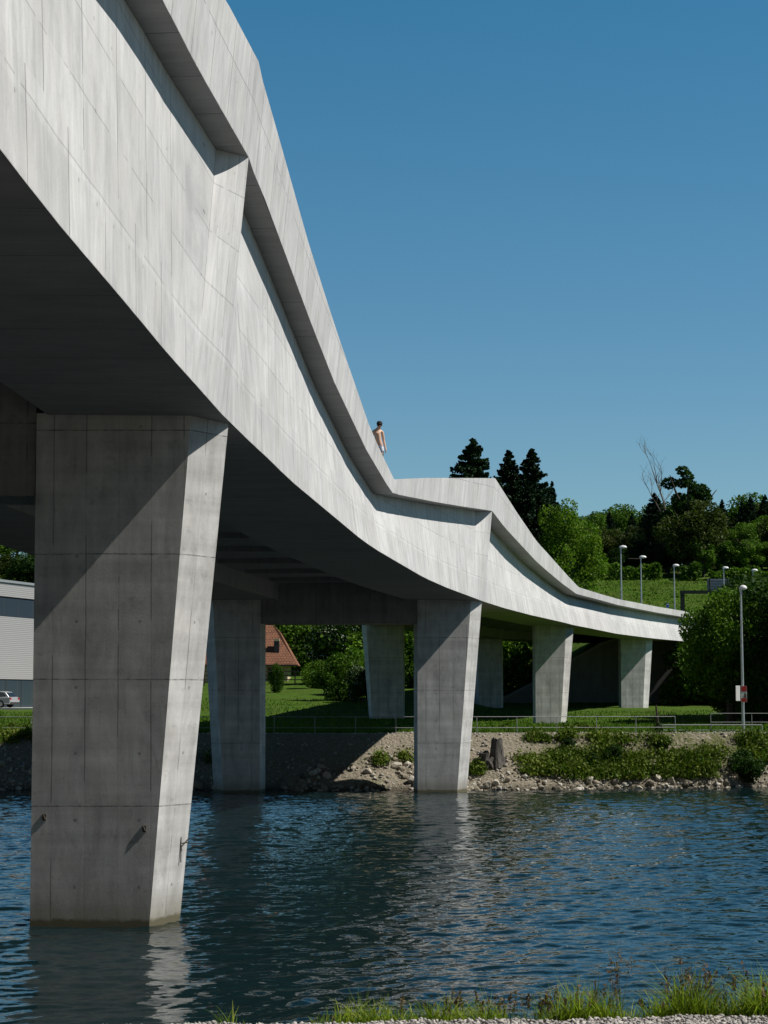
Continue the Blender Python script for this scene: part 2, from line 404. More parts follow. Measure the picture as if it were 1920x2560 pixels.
V = np.array([(x, y, ground(x, y)) for y in YS for x in XS])
nx = len(XS)
F = np.array([(j * nx + i, j * nx + i + 1, (j + 1) * nx + i + 1, (j + 1) * nx + i) for j in range(len(YS) - 1) for i in range(nx - 1)])
tag(fastmesh('ground', V, F, M['ground'], smooth=True), kind='structure')
# river bed + water
b = MB(); b.poly([(-400, -80, -2.6), (400, -80, -2.6), (400, 84, -2.6), (-400, 84, -2.6)])
tag(b.build('river_bed', M['ground']), kind='structure')
def make_water():
    rng = np.random.default_rng(42)
    D = [10.6]
    while D[-1] < 98: D.append(D[-1] + max(.06, .0021 * D[-1]))
    D = np.array(D); u = np.linspace(-1, 1, 460)
    Y = np.repeat(D[:, None], len(u), 1); X = u[None, :] * (.23 * Y + 2.5)
    Z = np.zeros_like(X)
    wx = X + .25 * np.sin(Y * .9 + X * .4) + .12 * np.sin(X * 2.1 - Y * 1.3); wy = Y + .25 * np.sin(X * .8 - Y * .3) + .1 * np.sin(X * 1.7 + Y * 1.9)
    nw = 64
    for i in range(nw):
        lam = .20 * (1.9 / .20) ** (i / (nw - 1)); th = math.pi / 2 + rng.normal() * .55 + .25
        k = 2 * math.pi / lam; sl = .030 * (1.15 if .25 < lam < .9 else .7)
        ph = rng.random() * 6.28
        env = .6 + .4 * np.sin(X * (.23 + .2 * rng.random()) + Y * (.19 + .2 * rng.random()) + rng.random() * 6.28)
        Z += sl / k * env * np.sin(k * (wx * math.cos(th) + wy * math.sin(th)) + ph)
    V = np.stack([X, Y, Z], -1).reshape(-1, 3); n = len(u); m_ = len(D)
    a = (np.arange(m_ - 1)[:, None] * n + np.arange(n - 1)[None, :]).ravel()
    F = np.stack([a, a + 1, a + n + 1, a + n], 1)
    b0 = len(V); V = np.concatenate([V, [(-400, 10.5, -.12), (400, 10.5, -.12), (400, 100, -.12), (-400, 100, -.12)]])
    F = np.concatenate([F, [[b0, b0 + 1, b0 + 2, b0 + 3]]])
    return fastmesh('water', V, F, M['water'], smooth=True)
tag(make_water(), kind='structure')
# near bank with gravel path
def near_edge(x): return 9.72 + .095 * x + .03 * math.sin(x * 5) + .02 * math.sin(x * 13)
b = MB(); xs = [-60, -20, -8] + [-3 + i * .15 for i in range(48)] + [8, 20, 60]
for x0, x1 in zip(xs, xs[1:]):
    e0, e1 = near_edge(max(-3, min(4.2, x0))), near_edge(max(-3, min(4.2, x1)))
    rows0 = [(-60, 2.55), (5, 2.62), (e0, 2.635), (e0 + .5, 2.45), (e0 + 4.4, -.3), (e0 + 7, -1.5), (e0 + 9, -2.6)]
    rows1 = [(-60, 2.55), (5, 2.62), (e1, 2.635), (e1 + .5, 2.45), (e1 + 4.4, -.3), (e1 + 7, -1.5), (e1 + 9, -2.6)]
    for k in range(6):
        b.poly([(x0, rows0[k][0], rows0[k][1]), (x1, rows1[k][0], rows1[k][1]), (x1, rows1[k+1][0], rows1[k+1][1]), (x0, rows0[k+1][0], rows0[k+1][1])])
tag(b.build('gravel_path', M['path']), kind='structure')
hx_ = np.arange(-160, 161, 8.0); hy_ = np.array([-12, -16, -20, -25, -30, -36, -60])
hz_ = [2.3, 8, 16, 26, 36, 46, 60]
V = np.array([(x, y + 2 * noise.noise(Vector((x * .05, y * .1, 0))), z + (3 * noise.noise(Vector((x * .07, y * .07, 9))) if z > 3 else 0)) for y, z in zip(hy_, hz_) for x in hx_])
n_ = len(hx_); F = np.array([(j * n_ + i + 1, j * n_ + i, (j + 1) * n_ + i, (j + 1) * n_ + i + 1) for j in range(len(hy_) - 1) for i in range(n_ - 1)])
tag(fastmesh('sky_block_hill', V, F, M['ground'], smooth=True), kind='structure')  # unseen hill added behind the camera to cut sky light on shaded faces

# ------------------------------------------------------------------ bridge
SDz = ([-30, 10, 18.8, 24.9, 28.9, 33, 36.2, 42.5, 45.4, 58.5, 61.2, 67.5, 78.1, 87.9, 96, 109, 122, 135.5, 150.7, 163.6, 181.6, 203],
       [10.0, 9.85, 9.72, 9.73, 9.71, 9.66, 9.61, 9.49, 9.40, 9.10, 9.0, 8.89, 8.71, 8.65, 8.71, 8.89, 9.04, 9.15, 9.24, 9.35, 9.55, 9.9])
TDz = ([-30, 6, 32.1, 36.2, 38.6, 45.9, 50, 55.1, 58.7, 61.3, 63.9, 70.8, 79.1, 88.4, 97.9, 105.8, 114.1, 123.4, 129.6, 139.5, 150.5, 167, 182, 203],
       [16.5, 13.2, 16.2, 16.52, 16.1, 14.75, 13.95, 13.07, 12.45, 11.96, 11.52, 12.37, 13.32, 14.38, 13.65, 13.13, 12.62, 12.03, 11.68, 11.78, 11.93, 12.17, 12.36, 12.7])
BDz = ([-30, 6, 26.7, 30.7, 36.2, 38.5, 44.4, 50.6, 56.3, 59.5, 63.6, 66, 71.3, 79.7, 88.4, 93.3, 99.6, 106.8, 113.5, 120.6, 128.5, 139.8, 150.8, 171.5, 182, 203],
       [14.6, 12, 14.2, 14.38, 14.62, 14.4, 13.62, 12.62, 11.97, 11.6, 11.05, 11.2, 11.6, 12.2, 12.85, 12.53, 12.27, 11.98, 11.68, 11.4, 11.18, 11.34, 11.47, 11.7, 11.8, 12.1])
zS = lambda d: float(interp(d, *SDz)); zT = lambda d: float(interp(d, *TDz)); zB = lambda d: float(interp(d, *BDz))
KL = .094
SP = [36.2, 88.4, -14.5]         # spines over the piers
REC = .52; D0 = .7; D1 = 3.2
def outx(d, z, side): return (C(d) + KL * (z - 9.2)) if side > 0 else (CL(d) - KL * (z - 9.2))
def arc(d): return d * 1.02
deckz = lambda d: zS(d) + 1.55
bridge = empty('bridge', (4.4, 87, 0)); bo = Vector((4.4, 87, 0))
tag(bridge, 'angular folded bare concrete bridge climbing over the river on slanting piers', 'bridge')
class OMB(MB):
    def poly(s, pts, uv=None, mi=0): super().poly([Vector(p) - bo for p in pts], uv, mi)
for side in (1, -1):
    # stations with a crease at each spine
    ds = sorted(set([round(q, 3) for q in list(np.arange(-20, 200.1, 2.0))] + [63.7, 129.6, 203, 32.1, 38.6]))
    ds = [d for d in ds if all(abs(d - s_) > D1 + .6 for s_ in SP)]
    cols = []   # (d bottom, d top, recess factor)
    for d in ds: cols.append((d, d, 1.0, 0))
    for s_ in SP:
        cols += [(s_ - D1, s_ - D0, 1.0, 0), (s_, s_, 0.0, 1), (s_ + D1, s_ + D0, 1.0, 0)]
    cols.sort()
    NT_ = 1
    wb = OMB(); lg = OMB()
    def webpt(c, t_):
        db, dt, rc, _ = c
        d = lerp(db, dt, t_); z = lerp(zS(db), zB(dt) - (.02 if rc else 0), t_)
        x = outx(d, z, side) - side * float(interp(d, [0, 45, 62, 88, 100], [REC, REC, .64, .66, .85])) * rc * t_
        ua = 2.4 * round(arc(db) / 2.4) if any(abs(abs(db - s_) - D1) < .01 for s_ in SP) else arc(d)
        return Vector((x, d, z)), (ua, z - zS(d))
    for c0, c1 in zip(cols, cols[1:]):
        fan = c0[3] or c1[3]; nu, nv = (14, 22) if fan else (1, 1)
        q00, u00 = webpt(c0, 0); q10, u10 = webpt(c1, 0); q01, u01 = webpt(c0, 1); q11, u11 = webpt(c1, 1)
        def bil(A_, B_, C_, D_, i, k): return (A_ * (1 - i) + B_ * i) * (1 - k) + (C_ * (1 - i) + D_ * i) * k
        for i in range(nu):
            for k in range(nv):
                P4 = []; U4 = []
                for (ii, kk) in ((i, k), (i + 1, k), (i + 1, k + 1), (i, k + 1)):
                    P4.append(bil(q00, q10, q01, q11, ii / nu, kk / nv)); U4.append(tuple(bil(Vector(u00), Vector(u10), Vector(u01), Vector(u11), ii / nu, kk / nv)))
                wb.poly(P4, U4)
        # ledge underside from web top to fascia bottom edge
        i0, _ = webpt(c0, 1); i1, _ = webpt(c1, 1)
        o0 = Vector((outx(c0[1], zB(c0[1]), side), c0[1], zB(c0[1]))); o1 = Vector((outx(c1[1], zB(c1[1]), side), c1[1], zB(c1[1])))
        if (i0 - o0).length < .03: lg.poly([i0, i1, o1], [(arc(c0[1]), 0), (arc(c1[1]), 0), (arc(c1[1]), .5)])
        elif (i1 - o1).length < .03: lg.poly([i0, i1, o0], [(arc(c0[1]), 0), (arc(c1[1]), 0), (arc(c0[1]), .5)])
        else: lg.poly([i0, i1, o1, o0], [(arc(c0[1]), 0), (arc(c1[1]), 0), (arc(c1[1]), .5), (arc(c0[1]), .5)])
    web = wb.build('girder_web', M['web'], bridge, merge=True)
    # parapet: outer fascia, top, inner face
    fa = OMB(); ff = sorted(set([round(q, 3) for q in list(np.arange(-20, 202, 1.5))] + SP + [63.8, 129.6, 203]))
    for d0, d1 in zip(ff, ff[1:]):
        b0 = Vector((outx(d0, zB(d0), side), d0, zB(d0))); b1 = Vector((outx(d1, zB(d1), side), d1, zB(d1)))
        t0 = Vector((outx(d0, zT(d0), side), d0, zT(d0))); t1 = Vector((outx(d1, zT(d1), side), d1, zT(d1)))
        n0 = t0 - Vector((side * .55, 0, .02)); n1 = t1 - Vector((side * .55, 0, .02))
        k0 = Vector((n0.x - side * 1.0, d0, deckz(d0) - .3)); k1 = Vector((n1.x - side * 1.0, d1, deckz(d1) - .3))
        fa.poly([b0, b1, t1, t0], [(arc(d0), 0), (arc(d1), 0), (arc(d1), zT(d1) - zB(d1)), (arc(d0), zT(d0) - zB(d0))])
        fa.poly([t0, t1, n1, n0], [(arc(d0), 0), (arc(d1), 0), (arc(d1), .5), (arc(d0), .5)], 1)
        fa.poly([n0, n1, k1, k0], [(arc(d0), 3), (arc(d1), 3), (arc(d1), 0), (arc(d0), 0)], 1)
    par = fa.build('parapet', [M['fascia'], M['inner']], bridge)
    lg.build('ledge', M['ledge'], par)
    # girder underside: outer strip, step, inner slab
    so = OMB()
    GW = 3.35
    for d0, d1 in zip(ff, ff[1:]):
        def row(d):
            z = zS(d); xo = outx(d, z, side); w_ = GW; mid = (C(d) + CL(d)) / 2
            return [Vector((xo, d, z)), Vector((xo - side * w_, d, z + .02)), Vector((xo - side * w_, d, z + .75)), Vector((mid, d, z + .8))]
        r0, r1 = row(d0), row(d1); u0, u1 = arc(d0) / 1.0, arc(d1) / 1.0
        vs = [0, 3.35, 4.1, 8]
        for k in range(3):
            so.poly([r0[k], r1[k], r1[k+1], r0[k+1]], [(u0, vs[k]), (u1, vs[k]), (u1, vs[k+1]), (u0, vs[k+1])])
    # slim ribs under the slab
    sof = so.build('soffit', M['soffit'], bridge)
for d in np.arange(40, 168, 4.8):
    if any(abs(d - q) < 1.6 for q in (37, 87.1, 130.9)): continue
    z = zS(d) + .66; rb = OMB()
    rb.box(CL(d) + 3.5 + .3, C(d) - 3.5, d - .07, d + .07, z - .06, z + .16)
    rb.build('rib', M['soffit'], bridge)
dk = OMB()
for d0, d1 in zip(ff, ff[1:]):
    a, b_ = CL(d0) + .7, C(d0) - .7; c_, e_ = CL(d1) + .7, C(d1) - .7
    dk.poly([(a, d0, deckz(d0)), (b_, d0, deckz(d0)), (e_, d1, deckz(d1)), (c_, d1, deckz(d1))])
dk.build('deck', M['asphalt'], bridge)

def column(name, parent, yf, th, base, top, zb, zt, mat, rot=0.0):
    """base/top = (inner nose x, inner front x, outer front x, outer nose x)"""
    m = OMB(); n = 6
    zref = max(zb, 0.0)
    def ring(t_):
        tt = (lerp(zb, zt, t_) - zref) / (zt - zref)
        bx = [lerp(base[i], top[i], tt) for i in range(4)]
        z = lerp(zb, zt, t_)
        P6 = [Vector((bx[1], yf, z)), Vector((bx[2], yf, z)), Vector((bx[3], yf + th / 2, z)), Vector((bx[2], yf + th, z)), Vector((bx[1], yf + th, z)), Vector((bx[0], yf + th / 2, z))]
        for p_ in P6: p_.y += (p_.x - base[1]) * rot
        return P6
    rs = [ring(k / n) for k in range(n + 1)]
    for a, b_ in zip(rs, rs[1:]):
        u = 0
        for i in range(6):
            j = (i + 1) % 6
            L = (a[j] - a[i]).length
            u0 = base[1] * 0 + (0 if i else 0)
            ua = abs(a[i].x - base[1]) if i == 0 else 40 + i * 7; ub = abs(b_[i].x - base[1]) if i == 0 else 40 + i * 7
            m.poly([a[i], a[j], b_[j], b_[i]], [(ua, a[i].z + .15), (ua + L, a[j].z + .15), (ub + (b_[j] - b_[i]).length, b_[j].z + .15), (ub, b_[i].z + .15)])
    m.poly(rs[0]); m.poly(rs[-1][::-1])
    return m.build(name, mat, parent)

piers = []
def pier(yf, th, rb_, rt_, lb_, lt_, zb, zt, beam, xb, label, rot=0.0):
    p = empty('pier', Vector((rb_[2], yf, max(zb, 0))) - bo); p.parent = bridge; p['label'] = label
    off = Vector((rb_[2], yf, max(zb, 0)))
    for (bs, tp, nm) in ((rb_, rt_, 'column'), (lb_, lt_, 'column')):
        c = column(nm, p, yf, th, bs, tp, zb, zt, M['pier'], rot); c.location = bo - off
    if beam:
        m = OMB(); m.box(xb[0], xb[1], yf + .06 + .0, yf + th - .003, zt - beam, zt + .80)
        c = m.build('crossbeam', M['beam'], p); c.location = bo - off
    return p, off
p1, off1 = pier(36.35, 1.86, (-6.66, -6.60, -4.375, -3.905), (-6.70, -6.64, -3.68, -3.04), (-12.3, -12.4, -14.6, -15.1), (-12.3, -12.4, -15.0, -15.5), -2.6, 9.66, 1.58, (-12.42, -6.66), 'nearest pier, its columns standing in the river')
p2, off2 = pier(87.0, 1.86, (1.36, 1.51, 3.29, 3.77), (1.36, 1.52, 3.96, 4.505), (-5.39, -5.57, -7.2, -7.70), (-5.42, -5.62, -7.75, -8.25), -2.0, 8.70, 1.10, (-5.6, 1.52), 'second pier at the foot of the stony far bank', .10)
p3, off3 = pier(129.9, 1.9, (10.1, 10.21, 11.9, 12.35), (10.1, 10.21, 12.35, 12.95), (1.4, 1.27, -.73, -.95), (1.4, 1.27, -1.2, -1.52), 2.2, 9.16, 0, None, 'third pier, standing on the grass beyond the railing', .13)
p4, off4 = pier(169.0, 1.9, (20.7, 20.8, 22.7, 23.3), (20.7, 20.8, 23.1, 23.8), (10.5, 10.3, 8.3, 8.0), (10.5, 10.3, 8.2, 7.9), 3.0, 9.50, 0, None, 'farthest pier in front of the retaining wall', .15)
# brackets with bars on the nearest pier
for (px, py) in ((111, 2043), (361, 2072)):
    q = at(px, py, 36.35); m = MB()
    m.box(q.x - .035, q.x + .035, 36.335, 36.355, q.z - .06, q.z + .06)
    m.tube([q + Vector((0, .02, 0)), q + Vector((0, -.018, 0))], .034, 8)
    m.tube([q + Vector((-.02, -.01, .05)), q + Vector((.02, -.016, -.04))], .015, 6)
    o = m.build('bracket', M['rust'], p1); o.location = -off1; o['label'] = 'rusty steel peg fixed to the front face'
q = at(463, 2107, 37.22) + Vector((.015, 0, 0)); m = MB()
m.tube([q + Vector((-.08, -.15, .12)), q + Vector((-.08, -.15, -.36))], .012, 6); m.tube([q + Vector((-.08, -.15, 0)), q + Vector((.07, -.1, .02))], .012, 6)
m.tube([q + Vector((-.07, -.15, -.06)), q + Vector((.07, -.1, .1))], .012, 6)
o = m.build('bracket', M['rust'], p1); o.location = -off1; o['label'] = 'small dark hook fitting on the sunlit side face'

# retaining wall at the end of the bridge
m = MB(); yw = 184.6
tops = [(11.2, 4.0), (14.6, 5.7), (18.3, 7.9), (20.9, 9.35), (24.5, 10.4), (60, 10.9)]
for (xa, za), (xb, zb) in zip(tops, tops[1:]):
    P = [(xa, yw, 2.5), (xb, yw, 2.5), (xb, yw, zb), (xa, yw, za)]
    m.poly(P, [(a, c) for a, _, c in P]); Q = [(a, b_ + .7, c) for a, b_, c in P]; m.poly(Q[::-1], [(a, c) for a, _, c in Q[::-1]])
m.poly([(11.2, yw, 2.5), (11.2, yw, 4.0), (11.2, yw + .7, 4.0), (11.2, yw + .7, 2.5)])
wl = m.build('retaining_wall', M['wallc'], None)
tag(wl, 'dark retaining wall with a pale sloping coping under the far end of the bridge', 'wall')
m = MB()
for (xa, za), (xb, zb) in zip(tops, tops[1:]): m.obox((xa, yw + .33, za + .11), (xb, yw + .33, zb + .11), .95, .22)
m.build('coping', M['inner'], wl)

# ------------------------------------------------------------------ foliage builders
def quads(P, s, rng, flat=0.0, asp=1.0):
    """leaf quads at points P with sizes s"""
    n = len(P)
    a = rng.normal(size=(n, 3)); a[:, 2] *= (1 - flat * .5); a /= np.linalg.norm(a, axis=1)[:, None]
    r = rng.normal(size=(n, 3)); r[:, 2] -= flat * 1.5
    b_ = np.cross(a, r); b_ /= np.linalg.norm(b_, axis=1)[:, None]
    s = np.asarray(s).reshape(-1, 1) * np.ones((n, 1))
    a = a * s * .5; b_ = b_ * s * .5 * asp
    V = np.stack([P - a, P - b_ * .8, P + a, P + b_ * .8], 1).reshape(-1, 3)
    return V, np.arange(4 * n).reshape(-1, 4)

def broad_points(h, rad, n, rng, base=.25, nl=26, squash=1.0):
    """points on lobes distributed over an uneven crown"""
    out = []; cz = h * (base + 1) / 2; rz = h * (1 - base) / 2
    lobes = []
    for i in range(nl):
        d = rng.normal(size=3); d /= np.linalg.norm(d)
        q = .62 + .28 * rng.random()
        c = np.array([d[0] * rad * q, d[1] * rad * q, cz + d[2] * rz * q])
        lobes.append((c, rad * (.24 + .22 * rng.random())))
    lobes.append((np.array([0, 0, cz]), rad * .6))
    w_ = np.array([l[1] ** 2 for l in lobes]); w_ /= w_.sum()
    cnt = rng.multinomial(n, w_)
    for (c, r_), k in zip(lobes, cnt):
        d = rng.normal(size=(k, 3)); d /= np.linalg.norm(d, axis=1)[:, None]
        rr = r_ * (.55 + .5 * rng.random((k, 1)) ** .6)
        out.append(c + d * rr * np.array([1, 1, .85]))
    return np.concatenate(out)

def trunk_mesh(h, r_, rng, limbs=6, spread=.36, mat='bark', name='trunk'):
    m = MB()
    pts = [(0, 0, -.4), (0, 0, h * .15), (rng.normal() * .1, rng.normal() * .1, h * .45), (rng.normal() * .2, rng.normal() * .2, h * .8)]
    m.tube(pts, [r_ * 1.3, r_, r_ * .7, r_ * .25], 7)
    for i in range(limbs):
        a = rng.random() * 6.28; z0 = h * (.25 + .45 * rng.random()); L = h * spread * (.5 + .5 * rng.random())
        p0 = Vector((0, 0, z0)); p1 = p0 + Vector((math.cos(a) * L * .5, math.sin(a) * L * .5, L * .35)); p2 = p0 + Vector((math.cos(a) * L * .85, math.sin(a) * L * .85, L * .8))
        m.tube([p0, p1, p2], [r_ * .4, r_ * .25, r_ * .08], 5)
    return m

def make_broad(name, h, rad, n, leaf, mat, seed, base=.22, nl=26, extra=None):
    rng = np.random.default_rng(seed)
    root = empty(name)
    trunk_mesh(h, .035 * h, rng).build('trunk', M['bark'], root, smooth=True, merge=False)
    P = broad_points(h, rad, n, rng, base, nl)
    V, F = quads(P, leaf * (.7 + .6 * rng.random(len(P))), rng)
    fastmesh('crown', V, F, M[mat], root)
    if extra:
        k = rng.choice(len(P), extra[1], replace=False)
        cl = P[k][np.argsort(np.sin(P[k][:, 0] * 1.3 + P[k][:, 2] * 1.7))[-int(extra[1] * .6):]]
        V, F = quads(cl * np.array([1.04, 1.04, 1.0]), leaf * .8, rng)
        fastmesh('blossom', V, F, M[extra[0]], root)
    return root

def make_conifer(name, h, rad, n, mat, seed, irr=.25, top=1.0, bare=.08, leaf=.26):
    rng = np.random.default_rng(seed)
    root = empty(name)
    m = MB(); m.tube([(0, 0, -.4), (0, 0, h * .5), (0, 0, h * .99)], [h * .017, h * .010, .02], 7); m.build('trunk', M['bark'], root, smooth=True, merge=False)
    Ps = []; nb = int(h * 17)
    per = max(6, n // nb)
    for i in range(nb):
        q = (i + rng.random()) / nb
        z = h * (bare + (1 - bare) * q)
        L = rad * (1 - q) ** .8 * (1 - irr + irr * 2 * rng.random()) * (1 if q > .1 else .6 + 4 * q) + .12
        a = rng.random() * 6.28
        t_ = rng.random((per, 1)) ** .7
        d = np.array([[math.cos(a), math.sin(a), 0]])
        side = np.array([[-math.sin(a), math.cos(a), 0]])
        wdt = (rng.random((per, 1)) - .5) * L * .6 * (1.1 - t_)
        droop = -.28 * L * t_ + .22 * L * t_ ** 2 * (1.3 if q > .5 else .9)
        p = d * L * t_ + side * wdt + np.concatenate([np.zeros((per, 2)), z + droop - rng.random((per, 1)) * .2 * L], 1)
        Ps.append(p)
    P = np.concatenate(Ps)
    s = leaf * (.7 + .6 * rng.random(len(P)))
    V, F = quads(P, s, rng, flat=.6, asp=.8)
    fastmesh('crown', V, F, M[mat], root)
    return root

def make_shrub(name, h, rad, n, leaf, mat, seed, extra=None, nl=14):
    rng = np.random.default_rng(seed)
    root = empty(name)
    m = MB()
    for i in range(6):
        a = rng.random() * 6.28; m.tube([(0, 0, -.2), (math.cos(a) * rad * .3, math.sin(a) * rad * .3, h * .4), (math.cos(a) * rad * .6, math.sin(a) * rad * .6, h * .75)], [.05 * h / 3 + .01, .03 * h / 3 + .008, .01], 5)
    m.build('stem', M['bark'], root, merge=False)
    P = broad_points(h, rad, n, rng, 0.0, nl); P[:, 2] = np.maximum(P[:, 2], .02)
    V, F = quads(P, leaf * (.7 + .6 * rng.random(len(P))), rng)
    fastmesh('foliage', V, F, M[mat], root)
    if extra:
        k = rng.choice(len(P), extra[1], replace=False)
        cl = P[k][np.argsort(np.sin(P[k][:, 0] * 1.9 + P[k][:, 2] * 2.3))[-int(extra[1] * .55):]]
        V, F = quads(cl * 1.03, leaf * .8, rng)
        fastmesh('blossom', V, F, M[extra[0]], root)
    return root

def put(o, x, y, s=1.0, rz=None, z=None, sz=None, label=None, cat='tree', group=None):
    o.location = (x, y, (ground(x, y) if z is None else z) - .1)
    o.scale = (s, s, s if sz is None else sz)
    o.rotation_euler = (0, 0, random.random() * 6.28 if rz is None else rz)
    tag(o, label, cat, group)
    return o
def putpx(o, px, D, top, h, rad=1.0, **kw):
    """stand a plant of native height h so its top shows at photo row `top`, D metres off"""
    p = at(px, top, D); z0 = ground(p.x, D)
    k = (p.z - z0 + .1) / h
    return put(o, p.x, D, s=k * rad, sz=k, **kw)

# big conifers standing behind the middle peak of the bridge
c1 = make_conifer('conifer', 24, 9.6, 52000, 'needle', 11, .14, leaf=.34)
c2 = make_conifer('conifer', 24, 6.6, 40000, 'needle', 12, .32, leaf=.34)
c3 = make_conifer('conifer', 24, 7.8, 44000, 'needle', 13, .24, leaf=.34)
putpx(c1, 1181, 222, 1097, 24, 1.0, label='broad dark conifer rising above the flat middle parapet', cat='conifer')
putpx(c2, 1272, 226, 1126, 24, 1.0, label='slim ragged dark conifer right beside the bridge peak', cat='conifer')
putpx(c3, 1330, 228, 1122, 24, 1.05, label='tall pointed dark conifer, taller right one of the pair beside the bridge peak', cat='conifer')
c4 = copy_tree(c2); putpx(c4, 1380, 232, 1203, 24, .62, label='small slender conifer tip between the tall conifers and the bright green tree', cat='conifer')
c5 = copy_tree(c1); putpx(c5, 1290, 236, 1230, 24, 1.1, label='dark conifer low behind the pair beside the bridge peak', cat='conifer')
c6 = copy_tree(c3); putpx(c6, 1366, 238, 1262, 24, 1.2, label='dark conifer mass behind the small slender conifer tip', cat='conifer')
# bright broadleaf
b1 = make_broad('broadleaf_tree', 16, 5.4, 15000, .36, 'leafb', 21, base=.08, nl=34)
putpx(b1, 1418, 221, 1254, 16, .80, label='bright sunlit green broadleaf tree at the left end of the hedge', cat='tree')
b2 = make_broad('broadleaf_tree', 14, 5.2, 9000, .42, 'leaf', 22, nl=26)
b3 = make_broad('broadleaf_tree', 14, 4.6, 8500, .42, 'leafd', 23, nl=22)
b4 = make_broad('broadleaf_tree', 15, 5.6, 9000, .42, 'leafbr', 24, nl=24, base=.12)
putpx(b2, 1476, 280, 1278, 14, .9, label='mid green round tree right of the bright sunlit tree', cat='tree')
# dark conifer, broken conifer, dead tree
k1 = copy_tree(c1); putpx(k1, 1636, 268, 1232, 24, 1.0, label='dense dark conifer at the foot of the bare dead tree', cat='conifer')
k2 = make_broad('broadleaf_tree', 24, 4.3, 9500, .5, 'leafd', 14, base=.2, nl=19)
putpx(k2, 1715, 262, 1148, 24, 1.18, label='tallest ragged tree on the hill with a loose broken crown', cat='tree')
k3 = copy_tree(b4); putpx(k3, 1722, 259, 1236, 15, 1.15, label='brownish green tree in front of the tallest ragged tree', cat='tree')
# dead tree
rng = np.random.default_rng(5)
m = MB()
def limb(p, d, L, r_, depth):
    pts = [p]; q = p.copy(); dd = d.copy()
    for i in range(4):
        dd = (dd + Vector(rng.normal(size=3) * .10) + Vector((0, 0, .10))).normalized(); q = q + dd * L / 4; pts.append(q.copy())
    m.tube(pts, [r_, r_ * .8, r_ * .62, r_ * .46, r_ * .3], 5, cap=False)
    if depth:
        for i in range(4):
            k = 1 + int(rng.integers(0, 4)); a = rng.random() * 6.28
            nd = (dd + Vector((math.cos(a), math.sin(a) * .6, .25)) * (.6 + .4 * rng.random())).normalized()
            limb(pts[k], nd, L * (.45 + .25 * rng.random()), r_ * .45, depth - 1)
root = empty('dead_tree')
limb(Vector((0, 0, -.3)), Vector((0, 0, 1)), 12, .28, 0)
limb(Vector((0, 0, 11)), Vector((-.05, 0, 1)), 7, .2, 3)
limb(Vector((0, 0, 10)), Vector((-.75, 0, .8)), 6.0, .16, 3)
m.build('trunk', M['deadbark'], root, merge=False)
putpx(root, 1662, 266, 1178, 18.2, 1.0, rz=0, label='bare dead tree with pale leafless branches against the sky', cat='tree')

# young trees along the hedge
y1 = make_broad('young_tree', 9, 2.3, 7000, .30, 'leaf', 31, base=.03, nl=24)
for i, (px, D, top, rr, lab) in enumerate(((1757, 256, 1332, 1.0, 'young full green tree behind the hedge, leftmost of the three'), (1808, 257, 1340, .9, 'young full green tree behind the hedge, middle of the three'), (1872, 256, 1338, 1.25, 'young full green tree behind the hedge, rightmost and widest of the three'))):
    o = y1 if i == 0 else copy_tree(y1)
    putpx(o, px, D, top, 9, rr, label=lab, cat='tree', group='young trees behind the hedge')
# hedge
def hedge(x0, x1, y, h, lab, seed):
    rng = np.random.default_rng(seed); n = int((x1 - x0) * 260)
    X = x0 + (x1 - x0) * rng.random(n); top = h * (1 + .18 * np.sin(X * 1.1) + .1 * np.sin(X * 3.7))
    side = rng.random(n)
    Y = y + (rng.random(n) - .5) * 1.6; Z = np.where(side < .4, top - .1 * rng.random(n), top * rng.random(n))
    Y = np.where(side > .4, y + np.where(rng.random(n) < .7, -.8, .8) + .2 * rng.normal(size=n), Y)
    Z = Z + np.array([ground(a, b_) for a, b_ in zip(X, Y)])
    P = np.stack([X, Y, Z], 1)
    V, F = quads(P, .34 * (.7 + .6 * rng.random(n)), rng)
    o = fastmesh('hedge', V, F, M['leaf']); tag(o, lab, 'hedge')
xp = lambda px, D: (px - 960) / 4800 * D
hedge(xp(1408, 254), xp(1655, 254), 254, 1.75, 'long clipped hedge along the top of the sunny meadow', 1)
hedge(xp(1700, 253), xp(1752, 253), 253, 1.85, 'short rounded hedge right of the gap above the meadow', 2)
hedge(xp(1775, 253), xp(1960, 253), 253, 1.3, 'low hedge above the road sign board', 3)

# wood on the hill
rng = np.random.default_rng(77); protos = [b2, b3, b4, c1, c3]
sizes = [14, 14, 15, 24, 24]; kinds = ['tree', 'tree', 'tree', 'conifer', 'conifer']
labs = ['mid green broadleaf tree in the wood on the hill', 'deep green broadleaf tree in the wood on the hill', 'brownish green broadleaf tree in the wood on the hill', 'dark conifer in the wood on the hill', 'dark conifer in the wood on the hill']
first_b3 = [True]
def wood(px, D, top, k, rr):
    if k == 1 and first_b3[0]: o = b3; first_b3[0] = False
    else: o = copy_tree(protos[k])
    putpx(o, px, D, top, sizes[k], rr, label=labs[k], cat=kinds[k], group='trees of the wood on the hill')
def skyline(px): return float(interp(px, [1400, 1450, 1520, 1600, 1680, 1760, 1800, 1850, 1920, 2100], [1285, 1285, 1275, 1272, 1262, 1262, 1285, 1262, 1240, 1240]))
for px in np.arange(1440, 2060, 23):
    wood(px + rng.normal() * 6, 298 + rng.normal() * 4, skyline(px) + rng.normal() * 7, int(rng.choice([0, 0, 2, 0, 1])), 1.0 + .3 * rng.random())
for px, top in ((1805, 1248), (1855, 1252), (1876, 1240), (1912, 1236), (1580, 1283), (1524, 1279)):
    wood(px, 290, top, 3 if px != 1805 else 4, .75)
